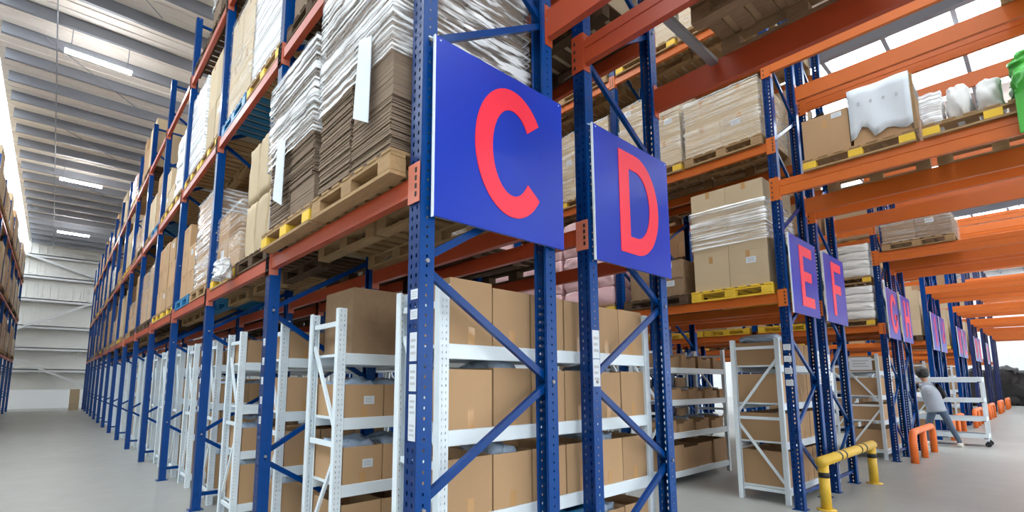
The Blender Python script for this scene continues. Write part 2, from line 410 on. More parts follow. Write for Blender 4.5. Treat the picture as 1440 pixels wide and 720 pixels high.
def beam_mesh(ln, h, key, big=False):
    def f():
        b = MB(); l = ln / 2
        if big:
            g = h * 0.42
            b.prism([(-0.028, -h), (0.022, -h), (0.022, -0.0), (-0.012, 0), (-0.012, -0.03), (-0.028, -0.03), (-0.028, -g), (-0.022, -g - 0.006), (-0.028, -g - 0.012)], -l, l, key)
        else:
            b.prism([(-0.025, -h), (0.025, -h), (0.025, 0), (-0.006, 0), (-0.006, -0.028), (-0.025, -0.028)], -l, l, key)
        return b.mesh('beam')
    return cached(('beam', round(ln, 3), h, key, big), f)
def conn_mesh(h, key):
    def f():
        b = MB()
        b.box(-0.056, -0.050, -0.05, 0.05, -h, 0.04, key)          # plate on the slotted face
        b.box(-0.050, 0.02, 0.050, 0.055, -h, 0.04, key)           # return along the beam end
        for i in range(4): b.box(-0.059, -0.056, -0.03, -0.016, -h + 0.03 + i * (h - 0.0) / 4, -h + 0.055 + i * h / 4, 'dark')
        return b.mesh('end_connector')
    return cached(('conn', h, key), f)
def beam(rack, x, face, y0, y1, ztop, key, h=0.12, big=False, near=False, ck=None):
    """face -1: beam on the low-x posts of the frame, +1 on the high-x ones"""
    ln = y1 - y0 - 0.115
    bx = x + face * (DEP / 2 - 0.028)
    o = inst('beam', beam_mesh(ln, h, key, big), rack, (bx, (y0 + y1) / 2, ztop), (0, 0, 0 if face < 0 else math.pi))
    if near:
        cm = conn_mesh(h + 0.05, ck or key)
        for s in (-1, 1):
            c = inst('end_connector', cm, o, (0.028 - 0.045 + 0.0 + 0.0, s * (ln / 2 + 0.0575), 0), (0, 0, 0))
            if s > 0: c.scale = (1, -1, 1)
            c.location.x = 0.028 + 0.0 - 0.0
            c.location.x = 0.0 + 0.017
    return o
DECKBAR = boxmesh(DEP - 0.1, 0.06, 0.035, 'galv', name='support_bar')
ROWS = {}
def rack_row(letter, k, second, nb, near_n, label, key, first=0, bridge=True, posts='far', levels=(L1, L2, L3)):
    x = rowx(k, second)
    r = thing('pallet_rack', label, 'pallet rack', (0, 0, 0), 0, 'pallet rack rows')
    ROWS[letter] = r
    for i in range(first, nb + 1): frame(r, x, Y0 + i * BAY, second, 'near' if i < near_n else posts)
    for i in range(first, nb):
        for z in levels:
            for s in (-1, 1): beam(r, x, s, Y0 + i * BAY, Y0 + (i + 1) * BAY, z, key, near=(i < max(near_n, 1) + 2 and near_n > 0), ck='conn' if key == 'red' else None)
    if bridge:
        frame(r, x, YS, second, posts)
        for z in (BR1, BR2):
            for s in (-1, 1): beam(r, x, s, YS, Y0, z, key, h=0.20, big=True, near=near_n > 0)
    return r
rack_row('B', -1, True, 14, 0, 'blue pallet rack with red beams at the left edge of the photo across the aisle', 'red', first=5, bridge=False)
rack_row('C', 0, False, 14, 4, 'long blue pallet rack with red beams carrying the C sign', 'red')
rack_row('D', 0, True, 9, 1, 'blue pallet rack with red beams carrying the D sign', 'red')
rack_row('E', 1, False, 6, 2, 'blue pallet rack with orange bridge beams carrying the E sign', 'orange')
rack_row('F', 1, True, 5, 1, 'blue pallet rack with orange bridge beams carrying the F sign', 'orange')
rack_row('G', 2, False, 5, 1, 'blue pallet rack with orange bridge beams carrying the G sign', 'orange')
rack_row('H', 2, True, 5, 1, 'blue pallet rack with orange bridge beams carrying the H sign', 'orange')
FAR = 'IJKLMNOPQR'
for i, c in enumerate(FAR):
    k = 3 + i // 2
    rack_row(c, k, i % 2 == 1, 4, 0, 'far blue pallet rack with orange beams, %s past the H sign' % ORD[i], 'orange', posts='far' if k < 5 else 'navy')

# ------------------------------------------------------------------ signs
def letter_mesh(ch):
    b = MB(); t = 0.128; w, h = 0.255, 0.39; Y = (-0.0045, 0.0)
    def rect(x0, x1, z0, z1): b.box(x0, x1, Y[0], Y[1], z0, z1, 'letter')
    def arc(a0, a1, n=40, cx=0.0, rx=w + 0.03, rz=h):
        for i in range(n):
            u, v = a0 + (a1 - a0) * i / n, a0 + (a1 - a0) * (i + 1) / n
            P = [(cx + rx * math.cos(u), rz * math.sin(u)), (cx + rx * math.cos(v), rz * math.sin(v)), (cx + (rx - t) * math.cos(v), (rz - t) * math.sin(v)), (cx + (rx - t) * math.cos(u), (rz - t) * math.sin(u))]
            b.prism(P, Y[0], Y[1], 'letter')
    if ch in 'CGOQ':
        arc(math.radians(38 if ch in 'CG' else 0), math.radians(322 if ch in 'CG' else 360))
        if ch == 'G': rect(0.05, 0.285, -0.11, 0.0); rect(0.157, 0.285, -0.27, -0.0)
        if ch == 'Q': b.bar((0.08, -0.002, -0.15), (0.28, -0.002, -0.38), t * 0.8, 0.0045, 'letter')
    elif ch == 'D':
        rect(-w, -w + t, -h, h); rect(-w + t, -0.04, h - t, h); rect(-w + t, -0.04, -h, -h + t); arc(-math.pi / 2, math.pi / 2, 28, -0.04, w + 0.06)
    elif ch in 'EF':
        rect(-w + 0.03, -w + 0.03 + t, -h, h); rect(-w + 0.03 + t, w, h - t, h); rect(-w + 0.03 + t, w - 0.06, -t / 2, t / 2)
        if ch == 'E': rect(-w + 0.03 + t, w, -h, -h + t)
    elif ch in 'HMN':
        rect(-w, -w + t, -h, h); rect(w - t, w, -h, h)
        if ch == 'H': rect(-w + t, w - t, -t / 2, t / 2)
        elif ch == 'N': b.bar((-w + t / 2, -0.002, h - 0.05), (w - t / 2, -0.002, -h + 0.05), t, 0.0045, 'letter')
        else:
            b.bar((-w + t / 2, -0.002, h - 0.05), (0, -0.002, -0.1), t, 0.0045, 'letter'); b.bar((w - t / 2, -0.002, h - 0.05), (0, -0.002, -0.1), t, 0.0045, 'letter')
    elif ch in 'PR':
        rect(-w, -w + t, -h, h); rect(-w + t, 0.05, h - t, h); rect(-w + t, 0.05, -0.04, -0.04 + t); arc(-math.pi / 2, math.pi / 2, 20, 0.05, 0.2, 0.205)
        if ch == 'R': b.bar((0.02, -0.002, 0), (w, -0.002, -h), t, 0.0045, 'letter')
    elif ch == 'I': rect(-t / 2, t / 2, -h, h)
    elif ch == 'J': rect(w - t - 0.05, w - 0.05, -0.15, h); arc(math.pi, 2 * math.pi, 20, 0.0, 0.2, 0.25)
    elif ch == 'K':
        rect(-w, -w + t, -h, h); b.bar((-w + t, -0.002, -0.05), (w, -0.002, h - 0.02), t, 0.0045, 'letter'); b.bar((-0.1, -0.002, 0.05), (w, -0.002, -h + 0.02), t, 0.0045, 'letter')
    elif ch == 'L': rect(-w, -w + t, -h, h); rect(-w + t, w, -h, -h + t)
    if ch == 'P': pass
    return b.mesh('letter')
_lt_shift = {'P': 0.165, 'R': 0.165}
b = MB(); b.box(-0.5, 0.5, 0, 0.014, -0.49, 0.49, 'sign'); SIGN = b.mesh('board')
b = MB(); b.box(-0.5, 0.5, 0.0142, 0.016, -0.49, 0.49, 'white_steel'); b.box(-0.507, -0.5, 0, 0.016, -0.495, 0.495, 'white_steel'); SIGNEDGE = b.mesh('edge_strip')
def sign(ch, k, second, label):
    x = rowx(k, second) + (0.01 if second else 0.04)
    s = thing('letter_sign', label, 'sign', (x, Y0 - 0.097, 2.765), 0, 'row letter signs')
    inst('board', SIGN, s); inst('edge_strip', SIGNEDGE, s)
    l = inst('letter', letter_mesh(ch), s, (0.05, -0.0005, 0.01)); l['label'] = 'red letter %s' % ch
    for sx in (-1, 1):
        b = MB(); b.tube([(sx * 0.47, -0.004, 0.47), (sx * 0.49, 0.022, 0.487), (sx * 0.53, 0.024, 0.482)], 0.004, 'white_steel', 6); inst('tie', b.mesh('tie'), s)
for i, ch in enumerate('CDEFGH' + FAR):
    if ch in 'PQR': continue
    sign(ch, i // 2, i % 2 == 1, 'square blue sign with red letter %s hung on a rack end' % ch)

# ------------------------------------------------------------------ pallets
def pallet_meshes(board, end):
    LX, LY = 1.08, 1.02
    out = []
    b = MB(); b.box(-LX / 2, LX / 2, -0.05, 0.05, 0, 0.02, board); tb = b.mesh('deck_board', bevel=0.003)          # along x
    b = MB(); b.box(-0.045, 0.045, -LY / 2, LY / 2, 0, 0.02, board); st = b.mesh('stringer_board')                 # along y
    b = MB(); b.box(-0.05, 0.05, -0.065, 0.065, 0, 0.08, end); bk = b.mesh('block', bevel=0.004)
    b = MB(); b.box(-0.05, 0.05, -0.065, 0.065, 0, 0.08, board); bi = b.mesh('block')
    b = MB(); b.box(-0.05, 0.05, -LY / 2, LY / 2, 0, 0.02, board); bb = b.mesh('bottom_board')
    for i in range(7): out.append(('deck_board', tb, (0, -LY / 2 + 0.05 + i * (LY - 0.1) / 6, 0.12)))
    for x in (-LX / 2 + 0.05, 0, LX / 2 - 0.05):
        out.append(('stringer_board', st, (x, 0, 0.1))); out.append(('bottom_board', bb, (x, 0, 0)))
        for y in (-LY / 2 + 0.065, 0, LY / 2 - 0.065): out.append(('block', bk if x < 0 else bi, (x, y, 0.02)))
    j = MB()
    for i in range(7): j.box(-LX / 2, LX / 2, -LY / 2 + i * (LY - 0.1) / 6, -LY / 2 + 0.1 + i * (LY - 0.1) / 6, 0.12, 0.14, board)
    for x in (-LX / 2 + 0.05, 0, LX / 2 - 0.05):
        j.box(x - 0.05, x + 0.05, -LY / 2, LY / 2, 0, 0.02, board); j.box(x - 0.045, x + 0.045, -LY / 2, LY / 2, 0.1, 0.12, board)
        for y in (-LY / 2 + 0.065, 0, LY / 2 - 0.065): j.box(x - 0.05, x + 0.05, y - 0.065, y + 0.065, 0.02, 0.1, end if x < 0 else board)
    return out, j.mesh('pallet')
PAL = {'plain': pallet_meshes('wood', 'wood'), 'dark': pallet_meshes('wood_dark', 'wood_dark'), 'yellow': pallet_meshes('wood', 'yellow'),
       'allyellow': pallet_meshes('yellow', 'yellow'), 'brown': pallet_meshes('wood_mid', 'wood_mid'), 'blue': pallet_meshes('bluep', 'bluep')}
PNAME = {'brown': 'brown wooden pallet', 'plain': 'plain wooden pallet', 'dark': 'dark wooden pallet', 'yellow': 'wooden pallet with yellow blocks', 'allyellow': 'yellow pallet', 'blue': 'blue plastic pallet'}
def pallet(kind, x, y, z, where, group, near, rz=0.0, label=None):
    label = label or '%s %s' % (PNAME[kind], where); z += 0.0012
    if near:
        t = thing('pallet', label, 'pallet', (x, y, z), rz, group)
        for n, m, l in PAL[kind][0]: inst(n, m, t, l)
        return t
    return tag(inst('pallet', PAL[kind][1], None, (x, y, z), (0, 0, rz)), label, 'pallet', group)

# ------------------------------------------------------------------ cartons, sacks, film
def carton_mesh(w, d, h, key='card'):
    """closed carton with a flap seam on top"""
    def f():
        b = MB(); b.box(-w / 2, w / 2, -d / 2, -0.0015, h - 0.006, h, key); b.box(-w / 2, w / 2, 0.0015, d / 2, h - 0.006, h, key)
        b.box(-w / 2, w / 2, -d / 2, d / 2, 0, h - 0.006, key); return b.mesh('carton')
    return cached(('carton', round(w, 3), round(d, 3), round(h, 3), key), f)
def open_carton_mesh(w, d, h, key='card', flaps=False):
    def f():
        b = MB(); t = 0.006
        b.box(-w / 2, w / 2, -d / 2, d / 2, 0, t, key)
        b.box(-w / 2, w / 2, -d / 2, -d / 2 + t, t, h, key); b.box(-w / 2, w / 2, d / 2 - t, d / 2, t, h, key)
        b.box(-w / 2, -w / 2 + t, -d / 2 + t, d / 2 - t, t, h, key); b.box(w / 2 - t, w / 2, -d / 2 + t, d / 2 - t, t, h, key)
        if flaps:
            b.bar((-w / 2 + 0.01, d / 2, h), (-w / 2 + 0.01 - 0.0, d / 2 + 0.0, h + 0.001), 0.001, 0.001, key)
            b.quad([(-w / 2, d / 2, h), (w / 2, d / 2, h), (w / 2 - 0.02, d / 2 + 0.05, h + 0.13), (-w / 2 + 0.02, d / 2 + 0.05, h + 0.13)], 'card_in')
        return b.mesh('carton')
    return cached(('ocarton', round(w, 3), round(d, 3), round(h, 3), key, flaps), f)
def tape_mesh(w, d, h):
    """tape over the top seam and down both ends (x faces)"""
    def f():
        b = MB(); e = 0.0012; q = min(0.09, h * 0.25)
        b.box(-w / 2 - e, w / 2 + e, -0.025, 0.025, h, h + e, 'tape')
        for s in (-1, 1):
            x = s * (w / 2); b.box(min(x, x + s * e), max(x, x + s * e), -0.025, 0.025, h - q, h, 'tape')
        return b.mesh('tape')
    return cached(('tape', round(w, 3), round(d, 3), round(h, 3)), f)
def sticker_mesh(w, h, bars=True):
    """paper label in the x,z plane facing -y"""
    def f():
        b = MB(); b.box(-w / 2, w / 2, -0.001, 0, -h / 2, h / 2, 'paper')
        if bars:
            for i in range(3): b.box(-w * 0.36, w * (0.36 - 0.12 * (i % 2)), -0.0014, -0.001, h * (0.22 - 0.22 * i) - h * 0.05, h * (0.22 - 0.22 * i) + h * 0.05, 'print_')
        return b.mesh('paper_label')
    return cached(('stick', w, h, bars), f)
def blob_mesh(w, d, h, key, seed, n=10, puff=0.35, amp=0.02):
    """soft filled sack standing on z=0"""
    def f():
        bm = bmesh.new(); bmesh.ops.create_cube(bm, size=1.0)
        bmesh.ops.subdivide_edges(bm, edges=bm.edges[:], cuts=n, use_grid_fill=True)
        for v in bm.verts:
            c = v.co.copy(); L = max(abs(c.x), abs(c.y), abs(c.z)) or 1
            sph = c.normalized() * 0.62; q = c.lerp(sph, puff)
            p = Vector((q.x * w, q.y * d, (q.z + 0.5) * h))
            nn = noise.noise_vector(Vector((c.x * 4 + seed, c.y * 4, c.z * 4 + seed)))
            p += nn * amp; p.z = max(p.z, 0.0)
            v.co = p
        me = bpy.data.meshes.new('sack'); bm.to_mesh(me); bm.free(); me.materials.append(M[key])
        me.polygons.foreach_set('use_smooth', [True] * len(me.polygons)); return me
    return cached(('blob', w, d, h, key, seed, n, puff, amp), f)
def film_mesh(w, d, h, key, seed, amp=0.02, gap=0.012, n=10, taper=0.0):
    """crumpled film shell round a load, open underneath"""
    def f():
        bm = bmesh.new(); bmesh.ops.create_cube(bm, size=1.0)
        bmesh.ops.subdivide_edges(bm, edges=bm.edges[:], cuts=n, use_grid_fill=True)
        for v in bm.verts:
            c = v.co; nn = noise.noise(Vector((c.x * 6 + seed, c.y * 6, c.z * 7))); 
            g = 1 + 2 * gap
            p = Vector((c.x * (w + 2 * gap), c.y * (d + 2 * gap), (c.z + 0.5) * (h + gap)))
            dirn = Vector((c.x if abs(c.x) > 0.49 else 0, c.y if abs(c.y) > 0.49 else 0, c.z if c.z > 0.49 else 0))
            if dirn.length: p += dirn.normalized() * (abs(nn) * amp)
            v.co = p
        low = [fc for fc in bm.faces if all(v.co.z < 0.03 * h for v in fc.verts) and abs(fc.normal.z) > 0.5]
        bmesh.ops.delete(bm, geom=low, context='FACES')
        me = bpy.data.meshes.new('film'); bm.to_mesh(me); bm.free(); me.materials.append(M[key])
        me.polygons.foreach_set('use_smooth', [True] * len(me.polygons)); return me
    return cached(('film', round(w, 2), round(d, 2), round(h, 2), key, seed, n), f)

def carton_load(x, y, z, nx, ny, nz, w, d, h, label, group, key='card', wrap=None, near=False, rz=0, drop=0, labels=True, seed=0, band=None):
    """wrapped pallet load: cartons nx (along x) by ny (along y) by nz"""
    rr = random.Random(seed * 13 + int(y * 100) + int(z * 7))
    t = thing('wrapped_carton_load' if wrap else 'carton_stack', label, 'carton load', (x, y, z), rz, group)
    me = carton_mesh(w - 0.006, d - 0.006, h - 0.002, key)
    for k in range(nz):
        for i in range(nx):
            for j in range(ny):
                if k == nz - 1 and drop and (i * ny + j) < drop: continue
                c = inst('carton', me, t, ((i - (nx - 1) / 2) * w + rr.uniform(-.004, .004), (j - (ny - 1) / 2) * d + rr.uniform(-.004, .004), k * h), (0, 0, rr.uniform(-.012, .012)))
                if near:
                    inst('tape', tape_mesh(w - 0.006, d - 0.006, h - 0.002), c)
                    if labels and rr.random() < 0.35: inst('paper_label', sticker_mesh(0.12, 0.08), c, (-w / 2 + 0.0025, rr.uniform(-.1, .1), h * 0.72), (0, 0, -math.pi / 2))
    if wrap:
        b0, b1 = band or (0.0, 1.0)
        inst('stretch_film', film_mesh(nx * w, ny * d, nz * h * (b1 - b0), wrap, seed % 5, n=8 if not near else 12), t, (0, 0, nz * h * b0))
    return t
def flat_load(x, y, z, W_, D_, H_, label, group, seed, film_key='film', paper=True, wrapz=(0.35, 1.0)):
    """flattened cartons piled in four stacks and wound with film"""
    rr = random.Random(seed)
    t = thing('flat_carton_load', label, 'cardboard stack', (x, y, z), 0, group)
    for i in range(2):
        for j in range(2):
            b = MB(); zz = nextb = oa = oc = 0.0; jt = .001; cx, cy = (i - .5) * W_ / 2, (j - .5) * D_ / 2
            while zz < H_ - 0.012:
                th = rr.uniform(0.010, 0.015); a, c = oa + rr.uniform(-jt, jt), oc + rr.uniform(-jt, jt)
                if zz > nextb: nextb = zz + rr.uniform(.2, .34); oa, oc = rr.uniform(-.012, .012), rr.uniform(-.012, .012); jt = rr.choice([.0012, .008, .009])
                hw, hd = W_ / 4 - 0.006, D_ / 4 - 0.006
                b.box(cx - hw + a, cx + hw + a, cy - hd + c, cy + hd + c, zz, zz + th - (0.0035 if jt > .002 else 0.001), 'sheet_edge'); zz += th
            o = inst('flat_carton_pile', b.mesh('flat_carton_pile'), t); o['kind'] = 'stuff'
    h0, h1 = wrapz[0] * H_, wrapz[1] * H_
    f = inst('stretch_film', film_mesh(W_ + 0.02, D_ + 0.02, h1 - h0, film_key, seed, amp=0.02, n=18), t, (0, 0, h0))
    if paper:
        b = MB(); b.quad([(-0.06, -0.02, -0.22), (0.09, 0.0, -0.30), (0.10, 0.0, 0.22), (-0.03, -0.012, 0.26)], 'paper'); b.quad([(-0.06, -0.016, -0.22), (0.09, 0.004, -0.30), (0.10, 0.004, 0.22), (-0.03, -0.008, 0.26)], 'paper')
        inst('paper_sheet', b.mesh('paper_sheet'), t, (-W_ / 2 - 0.045, 0.1 if seed % 2 else -0.2, H_ * 0.33), (0, 0, -math.pi / 2))
    return t
def sack_load(x, y, z, nx, ny, nz, w, d, h, key, label, group, seed=0, name='sack_stack'):
    rr = random.Random(seed)
    t = thing(name, label, 'sacks', (x, y, z), 0, group)
    for k in range(nz):
        for i in range(nx):
            for j in range(ny):
                inst('sack', blob_mesh(w * 1.02, d * 1.02, h * 1.02, key, (i * 3 + j * 5 + k) % 4, 8, 0.28, 0.02), t, ((i - (nx - 1) / 2) * w, (j - (ny - 1) / 2) * d, k * h), (0, 0, rr.uniform(-.04, .04)))
    return t

# ---- row C, the left face
XC = rowx(0, False)
LV = {L1: 'lowest', L2: 'middle', L3: 'top'}
def where(i, z, row='C'): return '%s from the sign, row %s %s level' % (ORD[i], row, LV[z])
def slot_y(bay, side): return Y0 + bay * BAY + (0.605 if side == 0 else 1.675)
def slots_C():
    for z in (L1, L2, L3):
        for bay in range(14):
            for side in (0, 1):
                i = bay * 2 + side; y = slot_y(bay, side); near = bay < (4 if z == L1 else 3)
                rr = random.Random(i * 31 + int(z * 10)); g = 'pallets on row C'; gl = 'loads on row C'
                kind = rr.choice(['plain', 'dark', 'yellow', 'yellow', 'dark', 'plain', 'blue'])
                hmax = (L2 - L1 - 0.14 - 0.2) if z != L3 else 1.3
                spec = None
                if z == L1: spec = {0: ('plain', 'flat', 1.56), 1: ('yellow', 'flat', 1.27), 2: ('dark', 'kraft', 0), 3: ('yellow', 'mixed', 0), 4: ('plain', 'wrapped', 0), 5: ('blue', 'cart', 3), 6: ('yellow', 'cart', 3)}.get(i)
                if z == L2: spec = {0: ('dark', 'flat', 1.5), 1: ('dark', 'flat', 1.3), 2: ('yellow', 'milky', 0), 3: ('blue', 'tall', 0), 4: ('yellow', 'tall', 0), 5: ('yellow', 'milky', 0), 6: ('yellow', 'wsack', 0)}.get(i)
                if z == L3: spec = {0: ('dark', 'flat', 1.3), 1: ('dark', 'flat', 1.2), 2: ('dark', 'flat', 1.1), 3: ('dark', 'flatw', 0.9), 4: ('dark', 'flat', 0.8), 5: ('dark', 'none', 0), 6: ('dark', 'skip', 0), 7: ('dark', 'skip', 0), 8: ('dark', 'skip', 0), 9: ('dark', 'skip', 0), 10: ('dark', 'tall', 0), 14: ('dark', 'skip', 0), 13: ('plain', 'pinks', 0)}.get(i)
                if spec is None:
                    spec = (kind, rr.choice(['cart', 'cart', 'cart', 'wrapped', 'milky', 'tall', 'low', 'mixed']), rr.choice([2, 3, 3]))
                pk, ld, p = spec
                XL = XC + (0.04 if bay or z != L1 else -0.07)
                if ld == 'skip' or (bay > 2 and rr.random() < 0.10): continue
                pallet(pk, XL, y, z, where(i, z), g, near, rr.uniform(-.008, .008)); zt = z + 0.1425; wh = where(i, z)
                big = bay >= 4
                if ld == 'flat': flat_load(XL, y, zt, 1.02, 0.94, p, 'film wrapped pile of flattened cartons, %s' % wh, gl, i + int(z), paper=(z == L1), wrapz=(0.42 if i else 0.36, 1.0))
                elif ld == 'flatw': flat_load(XL, y, zt, 1.0, 1.0, p, 'film wrapped pile of flattened cartons, %s' % wh, gl, i + int(z), 'film_white', False, (0.2, 1.0))
                elif ld == 'kraft':
                    for a in range(2):
                        for c in range(3):
                            for kx in range(2):
                                o = inst('kraft_bag', blob_mesh(0.43, 0.318, 0.60, 'card_pale', c + a * 3, 8, 0.08, 0.012), None, (XL + (kx - .5) * 0.49, y + (c - 1) * 0.352, zt + a * 0.632))
                                tag(o, '%s %s tall kraft bag, %s row, beside the flattened cartons' % (ORD[c], 'front' if kx == 0 else 'rear', ['lower', 'upper'][a]), 'bag', 'tall kraft bags on row C')
                elif ld in ('cart', 'wrapped', 'milky'):
                    nz = p or 3; h = min(hmax / nz, 0.46) * rr.uniform(0.82, 1.0)
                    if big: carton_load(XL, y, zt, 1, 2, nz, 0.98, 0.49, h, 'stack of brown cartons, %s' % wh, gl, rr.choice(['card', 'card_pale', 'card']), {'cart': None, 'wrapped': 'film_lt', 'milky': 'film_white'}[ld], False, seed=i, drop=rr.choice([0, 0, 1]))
                    else: carton_load(XL, y, zt, 2, 2, nz, 0.49, 0.49, h, '%s brown cartons, %s' % ({'cart': 'stack of', 'wrapped': 'film wrapped', 'milky': 'milky film wrapped'}[ld], wh), gl, 'card_pale' if z != L1 else 'card', {'cart': None, 'wrapped': 'film', 'milky': 'film_white'}[ld], True, seed=i, drop=rr.choice([0, 1]))
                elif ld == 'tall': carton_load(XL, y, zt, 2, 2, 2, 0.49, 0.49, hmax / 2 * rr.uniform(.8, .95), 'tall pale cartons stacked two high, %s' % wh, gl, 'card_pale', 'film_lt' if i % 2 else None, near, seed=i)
                elif ld == 'low': carton_load(XL, y, zt, 2, 2, 1, 0.5, 0.5, 0.45, 'single layer of cartons, %s' % wh, gl, 'card', None, near, seed=i)
                elif ld == 'mixed':
                    carton_load(XL, y, zt, 1, 2, 2, 0.98, 0.49, 0.36, 'low stack of mixed cartons, %s' % wh, gl, 'card', 'film_lt', near, seed=i, drop=1)
                elif ld == 'wsack': sack_load(XL, y, zt, 2, 2, 4, 0.5, 0.5, 0.28, 'wsack', 'white plastic sacks piled high, %s' % wh, gl, i)
                elif ld == 'pinks': sack_load(XL, y, zt, 2, 2, 3, 0.5, 0.5, 0.3, 'pink', 'pink plastic sacks piled up, %s' % wh, gl, i)
slots_C()

tag(inst('film_scrap', blob_mesh(0.10, 0.30, 0.20, 'film_white', 3, 9, .3, .05), None, (XC - 0.60, Y0 + BAY + 1.2, L1 - 0.03)), 'crumpled scrap of clear film hanging off the pallet of kraft bags', 'film')

# ---- row B, far left edge
for z in (L1, L2, L3):
    for bay in range(7, 14):
        for side in (0, 1):
            i = bay * 2 + side; y = slot_y(bay, side); rr = random.Random(i * 17 + int(z * 10)); x = rowx(-1, True)
            pallet(rr.choice(['plain', 'dark', 'yellow']), x, y, z, '', 'pallets on the rack at the left edge', False, label='wooden pallet %s from the near end, %s level, rack at the left photo edge' % (ORD[i - 14], LV[z]))
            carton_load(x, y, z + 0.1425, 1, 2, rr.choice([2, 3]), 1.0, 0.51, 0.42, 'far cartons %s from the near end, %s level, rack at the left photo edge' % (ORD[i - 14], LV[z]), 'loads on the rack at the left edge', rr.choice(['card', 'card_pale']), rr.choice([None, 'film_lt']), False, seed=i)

# ---- row D
XD = rowx(0, True)
for z in (L1, L2, L3):
    for bay in range(0, 5):
        for side in (0, 1):
            i = bay * 2 + side; y = slot_y(bay, side); rr = random.Random(i * 19 + int(z * 10))
            if z == L1 and bay == 0 and side == 0: continue
            wh = where(i, z, 'D')
            pallet('dark', XD, y, z, wh, 'pallets on row D', bay == 0)  # all dark: shade under row D put into the wood colour
            if z == L1 and bay == 0: continue
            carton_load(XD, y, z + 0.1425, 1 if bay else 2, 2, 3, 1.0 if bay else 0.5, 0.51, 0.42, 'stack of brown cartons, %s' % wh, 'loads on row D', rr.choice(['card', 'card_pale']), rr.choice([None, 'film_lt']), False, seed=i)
# pallet and cartons on the bridge of row D, seen from below; steel support bars
for y in (1.50, 0.10, -1.2):
    o = inst('support_bar', DECKBAR, ROWS['D'], (XD, y, BR1 - 0.0345))
pallet('brown', XD, 0.92, BR1, 'on the bridge beams of row D, seen from below', 'pallets on the bridges', True)
carton_load(XD, 0.92, BR1 + 0.1425, 2, 2, 2, 0.52, 0.5, 0.45, 'brown cartons on the bridge of row D, seen from below', 'loads on the bridges', 'card', None, True, seed=3)
pallet('dark', XD, -0.55, BR1, 'on the bridge beams of row D above the viewer', 'pallets on the bridges', True)
carton_load(XD, -0.55, BR1 + 0.1425, 2, 2, 2, 0.52, 0.5, 0.45, 'brown cartons on the bridge of row D above the viewer', 'loads on the bridges', 'card', None, False, seed=4)

# ---- row E
XEr = rowx(1, False); XFr = rowx(1, True)
def row_E():
    g, gl = 'pallets on row E', 'loads on row E'
    for z in (L1, L2, L3):
        for bay in range(0, 6):
            for side in (0, 1):
                i = bay * 2 + side; y = slot_y(bay, side); rr = random.Random(i * 23 + int(z * 10)); wh = where(i, z, 'E'); zt = z + 0.1425
                near = bay < 2
                if z == L1 and i == 0:
                    pallet('allyellow', XEr, y, z, wh, g, True)
                    carton_load(XEr, y, zt, 2, 2, 3, 0.5, 0.47, 0.455, 'three layers of big cartons banded with film beside the E sign', gl, 'card_pale', 'film', True, seed=1, band=(0.42, 0.80))
                elif z == L1 and i == 1:
                    pallet('dark', XEr, y, z, wh, g, True)
                    carton_load(XEr, y, zt, 2, 2, 2, 0.48, 0.42, 0.26, 'low dark cartons with a white label, %s' % wh, gl, 'card_dark', None, True, seed=2)
                elif z == L1 and i in (2, 3, 4, 5):
                    pallet('yellow' if i == 2 else 'plain', XEr, y, z, wh, g, True)
                    sack_load(XEr, y, zt, 2, 2, 5 if i != 3 else 4, 0.5, 0.5, 0.30, 'pink', 'pale pink plastic sacks piled, %s' % wh, gl, i)
                elif z == L1:
                    pallet('dark', XEr, y, z, wh, g, False)
                    carton_load(XEr, y, zt, 1, 2, 3, 1.0, 0.5, 0.42, 'stack of brown cartons, %s' % wh, gl, 'card', None, False, seed=i)
                else:
                    pallet(rr.choice(['yellow', 'plain', 'yellow']), XEr, y, z, wh, g, near)
                    nz = rr.choice([2, 3]) if z == L3 else (3 if i % 3 else 2)
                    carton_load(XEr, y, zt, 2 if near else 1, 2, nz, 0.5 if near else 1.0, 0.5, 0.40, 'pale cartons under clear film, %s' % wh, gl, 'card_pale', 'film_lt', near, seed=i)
row_E()
for z in (L2, L3):
    for bay in range(0, 3):
        for side in (0, 1):
            i = bay * 2 + side; wh = where(i, z, 'F'); y = slot_y(bay, side)
            pallet('plain', XFr, y, z, wh, 'pallets on row F', False)
            carton_load(XFr, y, z + 0.1425, 1, 2, 3, 1.0, 0.5, 0.40, 'pale cartons behind row E, %s' % wh, 'loads on row F', 'card_pale', None, False, seed=i)
